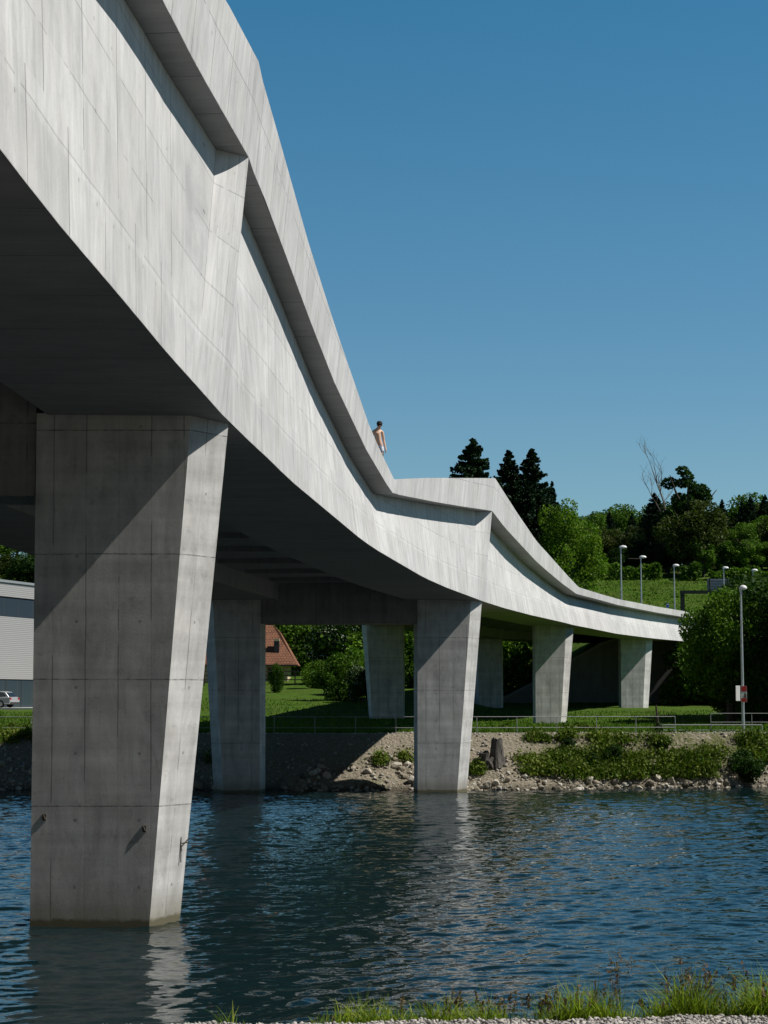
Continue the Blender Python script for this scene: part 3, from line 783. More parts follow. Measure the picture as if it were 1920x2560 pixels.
for px in np.arange(1455, 2040, 26):
    wood(px + rng.normal() * 6, 276 + rng.normal() * 3, skyline(px) + 48 + rng.normal() * 10, int(rng.choice([0, 1, 2, 1])), .95 + .3 * rng.random())
for px in np.arange(1440, 2040, 32):
    wood(px + rng.normal() * 6, 263 + rng.normal() * 2, skyline(px) + 100 + rng.normal() * 12, int(rng.choice([1, 1, 0, 2])), .9 + .3 * rng.random())
# behind the bridge to the left: hill wood seen below the deck and beside the hall
for px in np.arange(-160, 1440, 52):
    wood(px + rng.normal() * 10, 268 + rng.normal() * 6, 1350 + rng.normal() * 15, int(rng.choice([0, 1, 2, 0, 1])), 1.3)
for px in np.arange(-140, 1100, 60):
    wood(px + rng.normal() * 10, 240 + rng.normal() * 4, 1460 + rng.normal() * 15, int(rng.choice([0, 1, 0, 1])), 1.3)

# trees and bushes in the gap under the bridge
s1 = make_shrub('bush', 4, 2.4, 8000, .20, 'leaf', 41, nl=18)
s2 = make_shrub('bush', 4, 2.4, 8000, .20, 'leafd', 42, ('blossom', 1500), nl=18)
s3 = make_shrub('bush', 4, 2.2, 7000, .20, 'leafb', 43, nl=16)
putpx(s1, 846, 153, 1640, 4, .85, label='large round green bush on the meadow between the second and third piers', cat='bush')
putpx(s2, 905, 150, 1668, 4, .7, label='white flowering bush right beside the large round bush', cat='bush')
o = copy_tree(s1); putpx(o, 690, 168, 1662, 4, .42, label='small round bush in front of the red roofed house', cat='bush')
o = copy_tree(s3); putpx(o, 895, 163, 1615, 4, 1.0, label='light green bush behind the white flowering bush', cat='bush')
o = copy_tree(s1); putpx(o, 800, 176, 1655, 4, 1.0, label='green bush at the end of the brown rail fence', cat='bush')
t2 = make_broad('blossom_tree', 9, 3.4, 9000, .26, 'leafd', 44, extra=('blossom', 2200), base=.1)
putpx(t2, 835, 186, 1520, 9, .9, label='tree covered in white blossom right of the red roofed house', cat='tree')
for px, D, top, sr, rr, lab in ((1040, 178, 1570, s1, 1.2, 'green bush seen just left of the second pier column on the right'), (1282, 214, 1590, s3, .8, 'sunlit green bush above the sloping coping, left one'), (1325, 210, 1602, s3, .7, 'sunlit green bush above the sloping coping, right one'),
        (1290, 205, 1640, s3, .9, 'green bush low at the start of the sloping coping'), (1450, 212, 1600, s3, .8, 'green bush on the slope seen right of the third pier'), (1010, 186, 1540, s1, 1.3, 'tall dark bush between the third pier and second pier columns'),
        (750, 214, 1560, s1, 1.2, 'green bush behind the right edge of the red roof'), (960, 190, 1530, s1, 1.5, 'bush hidden mostly behind the third pier'), (1230, 190, 1560, s1, 1.3, 'bush behind the dark far column')):
    o = copy_tree(sr); putpx(o, px, D, top, 4, rr, label=lab, cat='bush')

# big tree clump at the right edge
r1 = make_broad('broadleaf_tree', 11, 4.3, 30000, .24, 'leaf', 51, base=.26, nl=52)
r2 = make_broad('broadleaf_tree', 11, 4.3, 30000, .24, 'leafd', 52, base=.02, nl=46)  # deep leaf colour stands in for shade low in the clump
for o, px, D, top, rr, lab in ((r1, 1822, 128, 1486, .90, 'large leafy tree hiding the far end of the bridge'), (r2, 1905, 133, 1422, .95, 'tall leafy tree at the right edge behind the lamp post'),
        (copy_tree(r2), 1880, 126, 1575, .75, 'lower leafy tree right behind the lamp post with the poster'), (copy_tree(r2), 1835, 140, 1600, 1.15, 'dark leafy tree in shade left of the lamp post'), (copy_tree(r2), 1985, 128, 1470, 1.1, 'leafy tree cut by the right edge of the frame'), (copy_tree(r2), 1850, 142, 1580, 1.3, 'dark leafy tree deep in the shade of the clump'),
        (copy_tree(r2), 1955, 146, 1500, 1.2, 'leafy tree at the back of the right clump'), (copy_tree(r2), 2085, 127, 1380, 1.3, 'tall leafy tree added beyond the right edge to shade the clump'), (copy_tree(r2), 2060, 140, 1390, 1.3, 'tall leafy tree added beyond the right edge for shade, at the back')):  # trees beyond the right edge are added to shade the clump
    putpx(o, px, D, top, 11, rr, label=lab, cat='tree')
for px, D, top, rr, lab in ((1752, 182, 1600, 1.2, 'dark shaded bush against the retaining wall, left one'), (1815, 180, 1590, 1.3, 'dark shaded bush against the retaining wall, right one'),):
    o = copy_tree(s2.children[0].parent if False else s1); putpx(o, px, D, top, 4, rr, label=lab, cat='bush')

# ------------------------------------------------------------------ far bank: rocks, weeds, stump
rockm = []
for k in range(4):
    bm = bmesh.new(); bmesh.ops.create_icosphere(bm, subdivisions=2, radius=.5)
    sx = Vector((1, .75 + .2 * random.random(), .55 + .2 * random.random()))
    for v in bm.verts:
        n = noise.noise(v.co * 2.1 + Vector((k * 9, 0, 0))); d = v.co.normalized()
        # flatten towards a few random planes for an angular look
        v.co = v.co * (1 + .55 * n)
        v.co = Vector((v.co.x * sx.x, v.co.y * sx.y, v.co.z * sx.z))
    for q in range(7):
        nrm = Vector(np.random.normal(size=3)).normalized(); dd = .27 + .08 * random.random()
        for v in bm.verts:
            e = v.co.dot(nrm) - dd
            if e > 0: v.co -= nrm * e * .95
    me = bpy.data.meshes.new('rock'); bm.to_mesh(me); bm.free(); me.materials.append(M['rock']); rockm.append(me)
def shore(x):
    ys = 89.2 + .24 * max(0, x - 3.5) if x < 18 else 92.7 + .1 * (x - 18)
    return ys + .35 * math.sin(x * .7) + .2 * math.sin(x * 1.9)
rng = np.random.default_rng(3); cnt = 0
for i in range(296):
    x = -18.5 + 16 * rng.random() if i > 250 else (3 + 18 * rng.random() if i > 100 else -4.5 + 9 * rng.random())
    lim = 1.9 if x < 3 else .65
    d = -.25 + lim * rng.random() ** 1.3 * (1.25 if i > 110 else 1.2)
    y = shore(x) + d; s = (.17 + .42 * rng.random() ** 2.4) * (1 if x < 6 else .8)
    o = bpy.data.objects.new('rock', rockm[int(rng.integers(0, 4))]); COL.objects.link(o)
    o.location = (x, y, max(ground(x, y), -.05) + s * .12); o.scale = (s * (.9 + .5 * rng.random()), s, s * (.8 + .3 * rng.random()))
    o.rotation_euler = tuple(rng.random(3) * (.9, .9, 6.28))
    tag(o, 'pale angular rock of the heap lining the foot of the far bank', 'rock', 'riprap rocks along the waterline')
# rubble: small stones over the bank
base = np.array([v.co[:] for v in rockm[0].vertices])
bm = bmesh.new(); bmesh.ops.create_icosphere(bm, subdivisions=1, radius=.5); ib = np.array([v.co[:] for v in bm.verts]); iff = np.array([[v.index for v in f.verts] for f in bm.faces]); bm.free()
def stones(name, pts, sizes_, mat, seed):
    rng = np.random.default_rng(seed); Vs = []; Fs = []; n = len(ib)
    for i, (p, s) in enumerate(zip(pts, sizes_)):
        q = ib * (1 + .35 * rng.normal(size=(n, 1)).clip(-1, 1)) * np.array([1, .6 + .5 * rng.random(), .55 + .3 * rng.random()])
        a = rng.random() * 6.28; ca, sa = math.cos(a), math.sin(a)
        q = np.stack([q[:, 0] * ca - q[:, 1] * sa, q[:, 0] * sa + q[:, 1] * ca, q[:, 2]], 1)
        Vs.append(q * s + p); Fs.append(iff + i * n)
    return fastmesh(name, np.concatenate(Vs), np.concatenate(Fs), mat)
def stonemat(name, cols):
    t = NT(name); ri = t.n('ShaderNodeNewGeometry').outputs['Random Per Island']
    oc = t.n('ShaderNodeNewGeometry').outputs['Position']
    c = t.ramp(ri, cols); return t.done(t.mix(.35, c, t.ramp(t.noise(oc, 30, 3), [(.3, (.12, .115, .11)), (.7, (.5, .48, .46))])), .9, .2)
M['rubble'] = stonemat('rubble', [(0, (.16, .145, .115)), (.5, (.3, .27, .22)), (1, (.5, .47, .4))])
M['pebble'] = stonemat('pebbles', [(0, (.13, .125, .12)), (.5, (.33, .31, .295)), (1, (.56, .53, .49))])
P = []; S_ = []
for i in range(4200):
    x = -19 + 39 * rng.random(); q = rng.random() ** 1.6; y = shore(x) + q * 6.2
    P.append((x, y, ground(x, y) + .01)); S_.append(.05 + .16 * rng.random() ** 3 * (1.4 - q))
o = stones('rubble', P, S_, M['rubble'], 4); tag(o, 'small loose stones scattered over the gravel bank', 'rubble', kind='stuff')
# pebbles on the near path
P = []; S_ = []
for i in range(9000):
    x = -1.6 + 4.1 * rng.random(); e = near_edge(x); y = e - .75 * rng.random() + .06
    P.append((x, y, 2.636 + (.004 if y < e else -.45 * (y - e)) + .006 * rng.random())); S_.append(.008 + .022 * rng.random() ** 1.8)
o = stones('pebbles', P, S_, M['pebble'], 6); tag(o, 'grey crushed stones covering the near gravel path', 'gravel', kind='stuff')

# blades
def blades(name, base_pts, heights, width, mat, seed, lean=.35, segs=3):
    rng = np.random.default_rng(seed); n = len(base_pts)
    B = np.asarray(base_pts); h = np.asarray(heights).reshape(-1, 1)
    a = rng.random(n) * 6.28; dirn = np.stack([np.cos(a), np.sin(a), np.zeros(n)], 1)
    b2_ = rng.random(n) * 6.28; wd = np.stack([np.cos(b2_), np.sin(b2_), np.zeros(n)], 1) * width * .5
    ln = (lean * rng.random(n) ** .8).reshape(-1, 1)
    rows = []
    for k in range(segs + 1):
        q = k / segs
        c = B + dirn * h * ln * q ** 1.8 + np.array([0, 0, 1]) * h * q * (1 - .25 * ln * q)
        ww = wd * (1 - q ** 1.5 * .93)
        rows += [c - ww, c + ww]
    V = np.stack(rows, 1).reshape(-1, 3); m_ = 2 * (segs + 1)
    F = np.concatenate([np.arange(n).reshape(-1, 1) * m_ + np.array([[2*k, 2*k+1, 2*k+3, 2*k+2]]) for k in range(segs)])
    return V, F
def seedheads(base_pts, heights, seed, wid=.004):
    rng = np.random.default_rng(seed)
    Vs = []; Fs = []; o_ = 0
    for p, h in zip(base_pts, heights):
        ln = Vector((rng.normal() * .14 * h, rng.normal() * .1 * h, h)); P0 = np.array(p)
        top = P0 + np.array(ln)
        for w_ in (np.array([wid * .5, 0, 0]), np.array([0, wid * .5, 0])):
            Vs.append(np.array([P0 - w_, P0 + w_, top + w_ * .5, top - w_ * .5])); Fs.append(np.arange(4) + o_); o_ += 4
        k = int(16 + rng.integers(0, 14))
        for j in range(k):
            q = .72 + .3 * rng.random(); c = P0 + np.array(ln) * q + rng.normal(size=3) * .010 * (1.15 - q) / .3 * h / .3
            d1 = rng.normal(size=3) * .0045; d2 = rng.normal(size=3) * .0035 + np.array([0, 0, .004])
            Vs.append(np.array([c - d1, c - d2, c + d1, c + d2])); Fs.append(np.arange(4) + o_); o_ += 4
    return np.concatenate(Vs), np.array(Fs)
rng = np.random.default_rng(9)
# near fringe of grass beyond the path edge: clumps seen in the photograph
clumps = [(590, .10, .05, 60), (520, .05, .05, 20), (870, .11, .10, 330), (950, .12, .10, 360), (905, .16, .05, 110), (1010, .08, .12, 220), (1070, .11, .09, 260), (1130, .13, .10, 300), (1190, .10, .09, 200), (1215, .15, .05, 130), (1245, .09, .09, 160), (1330, .08, .10, 170),
          (1385, .15, .08, 320), (1430, .18, .09, 420), (1475, .17, .10, 420), (1510, .14, .08, 240), (1550, .06, .06, 60), (1610, .13, .08, 230), (1640, .12, .07, 200), (1690, .20, .08, 420), (1725, .21, .07, 380), (1760, .13, .07, 200), (1800, .12, .08, 180),
          (1850, .17, .09, 350), (1890, .21, .09, 450), (1920, .22, .10, 450), (1960, .2, .1, 300)]
P = []; Hh = []
for px, h, sp_, n in clumps:
    cx = (px - 960) / 4800 * 10.0
    for i in range(int(n * .62)):
        x = cx + rng.normal() * sp_ * .8; y = near_edge(x) + .06 + abs(rng.normal()) * .12
        P.append((x, y, 2.62 - .37 * max(0, y - near_edge(x)) - .01)); Hh.append(h * 1.45 * (.35 + .85 * rng.random()) * max(.3, 1 - abs(x - cx) / sp_ * .35) + .03)
for i in range(900):
    x = -.55 + 3.0 * rng.random() ** .8; y = near_edge(x) + .05 + .25 * rng.random()
    P.append((x, y, 2.62 - .37 * (y - near_edge(x)) - .01)); Hh.append(.03 + .06 * rng.random())
V, F = blades('grass', P, Hh, .0068, M['grass'], 8, .95)
o = fastmesh('grass', V, F, M['grass']); tag(o, 'fresh green grass fringe along the near path edge', 'grass', kind='stuff')
P = []; Hh = []
for px, h, sp_, n in [(1535, .42, .025, 7), (1320, .24, .35, 24), (1150, .19, .3, 20), (1470, .22, .15, 12), (1725, .33, .10, 18), (1770, .30, .1, 8), (1850, .24, .2, 12), (1640, .2, .2, 8), (860, .12, .2, 5)]:
    cx = (px - 960) / 4800 * 10.05
    for i in range(n):
        x = cx + rng.normal() * sp_ * .7; y = near_edge(x) + .08 + abs(rng.normal()) * .12
        P.append((x, y, 2.6 - .37 * (y - near_edge(x)))); Hh.append(h * (.65 + .4 * rng.random()))
V, F = seedheads(P, Hh, 12, .0022)
o = fastmesh('seeding_grass', V, F, M['seed']); tag(o, 'thin brown seeding grass stems rising above the near fringe', 'grass', kind='stuff')

# grass on the far side: upper bank meadow blades
P = []; Hh = []
for i in range(42000):
    px = -60 + 2050 * rng.random(); D = 95.5 + 60 * rng.random() ** 1.7; x = xp(px, D)
    D += .13 * max(0, x); P.append((x, D, ground(x, D) - .03)); Hh.append(.08 + .17 * rng.random())
V, F = blades('meadow', P, Hh, .07, M['weed'], 18, .6, 2)
M['meadow'] = foliage('meadow_blades', (.035, .075, .007), (.07, .135, .012), (.12, .18, .025), .4, .35)
o = fastmesh('meadow_grass', V, F, M['meadow']); tag(o, 'long meadow grass above the far bank', 'grass', kind='stuff')
P = []; Hh = []
for i in range(16000):
    D = 206 + 47 * rng.random(); px = 1380 + 500 * rng.random(); x = xp(px, D)
    P.append((x, D, ground(x, D) - .05)); Hh.append(.10 + .25 * rng.random() ** 2)
V, F = blades('hill', P, Hh, .16, M['meadow'], 28, .8, 2)
o = fastmesh('hill_grass', V, F, M['meadow']); tag(o, 'rough grass over the sunny meadow below the hedge', 'grass', kind='stuff')
# weeds on the bank
def weedpatch(px, py, w_, h_, n, out):
    for i in range(n):
        a = px + w_ * (rng.random() - .5) * 2 * .8 + rng.normal() * w_ * .15
        b_ = py + h_ * (rng.random() - .5) * 2
        # find where this sight line meets the bank
        lo, hi = 87.0, 99.0
        for k in range(14):
            md = (lo + hi) / 2; q = at(a, b_, md)
            if q.z > ground(q.x, md): lo = md
            else: hi = md
        if ground(q.x, lo) > .12: out.append((q.x, lo, ground(q.x, lo)))
W = []
for px, py, w_, h_, n in [(1345, 1918, 60, 24, 300), (1400, 1908, 50, 26, 260), (1470, 1915, 60, 34, 420), (1530, 1872, 50, 18, 260), (1560, 1920, 60, 30, 420), (1650, 1918, 70, 30, 420), (1740, 1915, 60, 32, 400), (1800, 1885, 80, 16, 90), (1345, 1850, 30, 6, 80), (1420, 1842, 26, 8, 110),
                          (1500, 1850, 34, 8, 70), (1600, 1848, 60, 6, 50), (1650, 1862, 20, 8, 70), (1190, 1925, 20, 14, 60), (1890, 1890, 50, 30, 280), (1880, 1848, 50, 8, 70), (945, 1905, 16, 8, 110), (1010, 1900, 16, 10, 40), (1290, 1935, 30, 8, 80), (1440, 1930, 160, 8, 260), (560, 1900, 60, 10, 60), (40, 1840, 60, 20, 240), (1455, 1818, 60, 6, 110), (1310, 1808, 50, 6, 110)]:
    weedpatch(px, py, w_, h_, n, W)
rngw = np.random.default_rng(15)
W_ = np.array(W); clus = np.array([noise.noise(Vector((a * .9, b_ * 1.6, 3))) for a, b_, _ in W]); W = [w_ for w_, c_ in zip(W, clus) if c_ > -.18]
Pw = np.repeat(np.array(W), 9, 0) + rngw.normal(size=(len(W) * 9, 3)) * np.array([.15, .15, .0])
Pw[:, 2] += np.abs(rngw.normal(size=len(Pw))) * .20
V, F = quads(Pw, .13 * (.6 + .8 * rngw.random(len(Pw))), rngw)
o = fastmesh('weeds', V, F, M['weed']); tag(o, 'green weeds and herbs spreading over the gravel bank', 'weeds', kind='stuff')
Hw = .2 + .35 * rngw.random(len(W) * 2)
V, F = blades('tall_weeds', np.repeat(np.array(W), 2, 0) + rngw.normal(size=(len(W) * 2, 3)) * np.array([.2, .2, 0]), Hw, .035, M['weed'], 19, .7, 2)
o = fastmesh('tall_weeds', V, F, M['meadow']); tag(o, 'taller grass stalks among the weeds of the bank', 'grass', kind='stuff')
q = copy_tree(s1)
def on_bank(px, py):
    lo, hi = 87.0, 99.0
    for k in range(16):
        md = (lo + hi) / 2; p = at(px, py, md)
        if p.z > ground(p.x, md): lo = md
        else: hi = md
    return p.x, lo
dk_ = make_shrub('bush', 1.6, 1.0, 6000, .10, 'leafd', 61, nl=16)
x, y = on_bank(1862, 1950); put(dk_, x, y, .92, label='dark round bush near the waterline at the right', cat='bush')
for px, py, s, lab in ((1420, 1868, .36, 'small dark green bush high on the gravel bank'), (1525, 1905, .55, 'dark green bush in the middle of the weeds'), (1420, 1845, .3, 'small dark bush just under the railing'), (1480, 1915, .45, 'dark bush among weeds left of the middle'), (1650, 1868, .3, 'small dark bush below the leaning stake')):
    x, y = on_bank(px, py); put(copy_tree(dk_), x, y, s, label=lab, cat='bush')
COL.objects.unlink(q)
for ch in list(q.children): bpy.data.objects.remove(ch)
bpy.data.objects.remove(q)

# stump
def stump(name, h, r_, seed, lab):
    root_ = bpy.data.objects.new
    m = MB(); n = 22; rows = 12; rg = []
    for k in range(rows + 1):
        t_ = k / rows; ring = []
        for j in range(n):
            a = 2 * math.pi * j / n
            rr = r_ * (.72 + .55 * (1 - t_) ** 2.2) * (1 + .16 * math.sin(a * 5 + seed) * (1 - t_ * .5) + .22 * noise.noise(Vector((math.cos(a) * 1.6, math.sin(a) * 1.6, t_ * 1.5 + seed))))
            z = h * t_ * (1 + (.16 * noise.noise(Vector((math.cos(a) * 2, math.sin(a) * 2, seed * 3))) if t_ > .8 else 0)) - .25 * (1 - t_)
            ring.append(Vector((rr * math.cos(a), rr * math.sin(a), z)))
        rg.append(ring)
    for a_, b_ in zip(rg, rg[1:]):
        for j in range(n): m.poly([a_[j], a_[(j+1) % n], b_[(j+1) % n], b_[j]])
    c = Vector((0, 0, h * .9))
    for j in range(n): m.poly([rg[-1][j], rg[-1][(j+1) % n], c])
    rng_ = random.Random(seed)
    for i in range(6):
        a = rng_.random() * 6.28
        m.tube([(math.cos(a) * r_ * .7, math.sin(a) * r_ * .7, .2), (math.cos(a) * r_ * 1.3, math.sin(a) * r_ * 1.3, .02), (math.cos(a) * r_ * 1.8, math.sin(a) * r_ * 1.8, -.25)], [.14, .10, .04], 7)
    o = m.build(name, M['stump'], None, smooth=False); tag(o, lab, 'tree stump'); return o
x, y = on_bank(1241, 1906); o = stump('tree_stump', 1.12, .36, 3, 'tall weathered grey tree stump on the gravel bank'); o.location = (x, y, ground(x, y))
x, y = on_bank(1212, 1910); o = stump('tree_stump', .58, .34, 8, 'short split stump leaning against the left of the tall stump'); o.location = (x, y, ground(x, y)); o.rotation_euler = (.1, -.25, 1)

# ------------------------------------------------------------------ railing
def railing(name, x0, x1, yf, ztop, zlow, zbase, step, lab, r_=.019):
    root = empty(name, (x0, yf(x0), zbase)); tag(root, lab, 'railing')
    off = root.location.copy()
    xs_ = list(np.arange(x0, x1 + .01, step))
    for z in (ztop, zlow):
        m = MB(); m.tube([Vector((x, yf(x), z)) - off for x in xs_], r_, 6); m.build('rail', M['rail'], root, smooth=True, merge=False)
    m = MB(); m.tube([(0, 0, -.15), (0, 0, ztop - zbase)], r_ * .95, 6); pm = m.build('post', M['rail'], root, merge=False)
    for i, x in enumerate(xs_):
        o = pm if i == 0 else pm.copy()
        if i: COL.objects.link(o); o.parent = root
        o.location = Vector((x, yf(x), zbase)) - off
    return root
railing('railing', -27.0, xp(1776, 95.8), lambda x: 93.9 + .13 * max(0, x - 3.5), 3.33, 2.80, 2.52, 1.97, 'long thin metal railing along the top of the far bank')
railing('railing', xp(1643, 99), xp(1905, 99), lambda x: 98.6, 2.87, 2.60, 2.5, 2.6, 'short thicker pale railing behind the long railing at the right', .035)
railing('railing', xp(1776, 103), xp(1990, 103), lambda x: 103.5, 3.42, 2.95, 2.55, 2.2, 'thin railing continuing behind the lamp post at the right edge')
# leaning stake
m = MB(); m.tube([(0, 0, -.2), (-.02, 0, .55), (-.09, 0, 1.4)], [.10, .075, .04], 7)
o = m.build('stake', M['bark']); tag(o, 'leaning weathered stake beside the railing', 'stake'); p = at(1645, 1815, 96.6); o.location = (p.x, 96.6, ground(p.x, 96.6))
x_, y_ = p.x, 96.6
rg2 = np.random.default_rng(2); Pq = rg2.normal(size=(260, 3)) * np.array([.10, .10, .2]) + np.array([0, 0, .25]); V, F = quads(Pq, .09, rg2)
iv = fastmesh('ivy', V, F, M['leafd'], o)

# brown rail fence by the house
root = empty('rail_fence', (xp(666, 187), 187, ground(xp(666, 187), 187))); tag(root, 'brown wooden rail fence in front of the red roofed house', 'fence')
xe = xp(795, 187) - root.location.x
for i in range(6):
    m = MB(); xx = -6 + (xe + 6) * i / 5; m.box(xx - .06, xx + .06, -.06, .06, -.3, 1.35); m.build('post', M['wood'], root)
for z in (.45, .85, 1.25):
    m = MB(); m.obox((-6, -.09, z), (xe, -.09, z), .05, .1); m.build('rail', M['wood'], root)

# ------------------------------------------------------------------ lamps
def lamp(px, D, head_py, zb, lab, headw=.9, sign=False, lean=0):
    top = at(px, head_py, D); root = empty('street_lamp', (top.x, D, zb)); tag(root, lab, 'street lamp', 'tall street lamps')
    h = top.z - zb
    m = MB(); m.tube([(0, 0, -.2), (0, 0, h * .4), (0, 0, h - .05)], [.085, .07, .045], 10); m.build('pole', M['steel'], root, smooth=True, merge=False)
    m = MB(); n = 12; rows = []
    for k in range(6):
        t_ = k / 5; rr = math.sin(math.pi * min(1, (.12 + t_ * .88)) * .55) ; rows.append((rr, .20 * (1 - t_)))
    prof = [(.35, -.10), (.95, -.05), (1.0, .0), (.9, .07), (.6, .13), (.05, .16)]
    rings = [[Vector((headw * .5 * a * math.cos(2*math.pi*j/n) + headw * .28, headw * .26 * a * math.sin(2*math.pi*j/n), z)) for j in range(n)] for a, z in prof]
    for a, b_ in zip(rings, rings[1:]):
        for j in range(n): m.poly([a[j], a[(j+1) % n], b_[(j+1) % n], b_[j]])
    m.poly(rings[0][::-1]); m.poly(rings[-1])
    hd = m.build('lamp_head', M['lampw'], root, smooth=True); hd.location = (0, 0, h)
    m = MB(); m.tube([(0, 0, -.25), (0, 0, -.03)], .06, 8); m.build('collar', M['steel'], hd, merge=False)
    return root
lamp(1552, 163, 1368, deckz(163), 'street lamp on the bridge, leftmost of the row before the wood', .66)
lamp(1602, 175, 1393, deckz(175), 'street lamp on the bridge, second from left, a thin arm on its left', .66)
lamp(1685, 186, 1414, deckz(186), 'street lamp right of the blue sign on the far road', .66)
lamp(1809, 191, 1420, 11.0, 'street lamp whose head shows just above the sign board', .66)
lamp(1882, 194, 1426, 11.0, 'street lamp mostly hidden by the right tree clump, only its head showing', .66)
l6 = lamp(1852, 101, 1470, 2.5, 'nearest street lamp on the far bank, a poster fixed to its pole', .42)
# thin arm beside the second lamp
q = at(1602, 1397, 175.2); m = MB(); m.tube([q + Vector((-1.15, 0, .03)), q], .03, 6)
o = m.build('antenna_arm', M['rust']); tag(o, 'thin horizontal rod reaching left from the second lamp head', 'rod')
# posters on the near lamp
M['pred'] = plain('poster_red', (.45, .035, .03), .5, .3, var=.1, scale=9); M['pwhite'] = plain('poster_white', (.72, .72, .70), .5, .3, var=.05); M['pdark'] = plain('poster_dark', (.12, .09, .08), .5, .3)
q = at(1857, 1735, 100.9); m = MB(); root = empty('poster_board', q); tag(root, 'red and white poster board on the nearest lamp post', 'poster')
m.box(-.10, .21, -.02, .02, -.42, .42); m.build('board', M['pwhite'], root)
m = MB(); m.box(-.09, .20, -.026, -.021, .13, .41); m.build('red_field', M['pred'], root)
m = MB(); m.box(-.09, .20, -.026, -.021, -.41, -.22); m.build('red_field', M['pred'], root)
m = MB(); m.poly([(.05, -.028, -.21), (.19, -.028, -.21), (.17, -.028, -.02), (.13, -.028, .07), (.08, -.028, .04), (.06, -.028, -.06)]); m.build('figure_print', M['pdark'], root, merge=False)
q = at(1845, 1733, 101.3); m = MB(); m.box(-.13, .12, -.015, .015, -.40, .40); o = m.build('poster_board', M['pwhite']); o.location = q; o.rotation_euler = (0, 0, .35); tag(o, 'white poster board behind the red one on the lamp post', 'poster')

# ------------------------------------------------------------------ road signs on the far road
M['signback'] = plain('sign_back', (.20, .21, .23), .5, .4, .3); M['darkpaint'] = plain('dark_green_frame', (.02, .03, .02), .6, .3)
p0 = at(1768, 1480, 205); p1_ = at(1830, 1447, 205)
root = empty('sign_board', (p0.x, 205, 10.6)); tag(root, 'grey back of a large road sign board at the edge of the right trees', 'sign')
m = MB(); m.box(0, p1_.x - p0.x, -.03, .03, p0.z - 10.6, p1_.z - 10.6); m.build('panel', M['signback'], root)
for k in range(5):
    z = (p0.z - 10.6) + (p1_.z - p0.z) * (k + .5) / 5; m = MB(); m.box(.05, p1_.x - p0.x - .05, -.07, -.032, z - .02, z + .02); m.build('rib', M['steel'], root)
for xx in (.28, 2.2):
    m = MB(); m.tube([(xx, -.12, -.3), (xx, -.12, p1_.z - 10.6 + .05)], .07, 8); m.build('post', M['darkpaint'], root, merge=False)
a = at(1698, 1522, 200); t_ = at(1698, 1484, 200)
root = empty('gantry', (a.x + .15, 200, 10.3)); tag(root, 'dark green portal frame standing left of the sign board', 'gantry')
m = MB(); m.box(0, .42, -.15, .15, -.2, t_.z - 10.3); m.build('post', M['darkpaint'], root)
m = MB(); m.box(5.4, 5.82, -.15, .15, -.2, t_.z - 10.3); m.build('post', M['darkpaint'], root)
m = MB(); m.box(-.02, 5.84, -.17, .17, t_.z - 10.3 - .02, t_.z - 10.3 + .32); m.build('beam', M['darkpaint'], root)
M['blue'] = plain('sign_blue', (.05, .12, .42), .5, .4)
q = at(1669, 1514, 176); root = empty('blue_sign', (q.x, 176, deckz(176))); tag(root, 'small blue road sign peeping over the bridge parapet', 'sign')
m = MB(); m.box(-.14, .14, -.02, .02, q.z - deckz(176) - .18, q.z - deckz(176) + .2); m.build('panel', M['blue'], root)
m = MB(); m.box(-.10, .10, -.026, -.021, q.z - deckz(176) + .06, q.z - deckz(176) + .12); m.build('print', M['pwhite'], root)
m = MB(); m.tube([(0, .05, -.1), (0, .05, q.z - deckz(176) + .18)], .03, 6); m.build('post', M['steel'], root, merge=False)

# ------------------------------------------------------------------ red roofed house
t = NT('roof_tiles'); oc = t.n('ShaderNodeTexCoord').outputs['Object']
sp = t.n('ShaderNodeSeparateXYZ'); t.lk(oc, sp.inputs[0])
br = t.n('ShaderNodeTexBrick'); br.inputs['Scale'].default_value = 1.0; br.inputs['Brick Width'].default_value = .32; br.inputs['Row Height'].default_value = .26; br.inputs['Mortar Size'].default_value = .028
br.inputs['Color1'].default_value = (.24, .11, .06, 1); br.inputs['Color2'].default_value = (.17, .08, .048, 1); br.inputs['Mortar'].default_value = (.07, .03, .02, 1)
t.lk(t.comb(sp.outputs[0], sp.outputs[2]), br.inputs['Vector'])
M['tiles'] = t.done(t.mix(t.map(t.noise(oc, 1.2, 4), .4, .7, 0, .5), br.outputs['Color'], (.26, .12, .075)), .85, .2, t.bump(br.outputs['Fac'], .5, -.03))
M['plaster'] = plain('ochre_plaster', (.48, .40, .26), .9, .2); M['darkmetal'] = plain('dark_metal', (.035, .035, .035), .5, .4); M['glass'] = plain('dark_glass', (.02, .03, .04), .1, .6)
hy = 200.0; hx = xp(743, hy)
root = empty('house', (hx, hy, 5.7)); tag(root, 'house with a steep red tiled roof seen under the bridge', 'house')
hz = 5.7; L = 19.0
m = MB(); m.box(-L + 1.0, -1.0, .8, 8.2, -1.5, 2.4); wall = m.build('wall', M['plaster'], root)
for xx in (-2.6, -5.6, -8.6, -12.5):
    m = MB(); m.box(xx - .5, xx + .5, .74, .79, .5, 1.7); wd = m.build('window', M['wood'], root); m = MB(); m.box(xx - .42, xx + .42, .715, .735, .58, 1.62); m.build('pane', M['glass'], wd)
def RP(x, y, z): return Vector((x, y, z - hz))
e, k_, rdg = 7.65, 11.15, 12.35
f_ = [RP(0, 0, e), RP(-1.95, 3.15, k_), RP(-3.1, 4.5, rdg), RP(-L + 3.1, 4.5, rdg), RP(-L + 1.95, 3.15, k_), RP(-L, 0, e)]
g_ = [RP(v.x, 9 - v.y, v.z + hz) for v in f_]
m = MB()
m.poly(f_[::-1]); m.poly(g_)
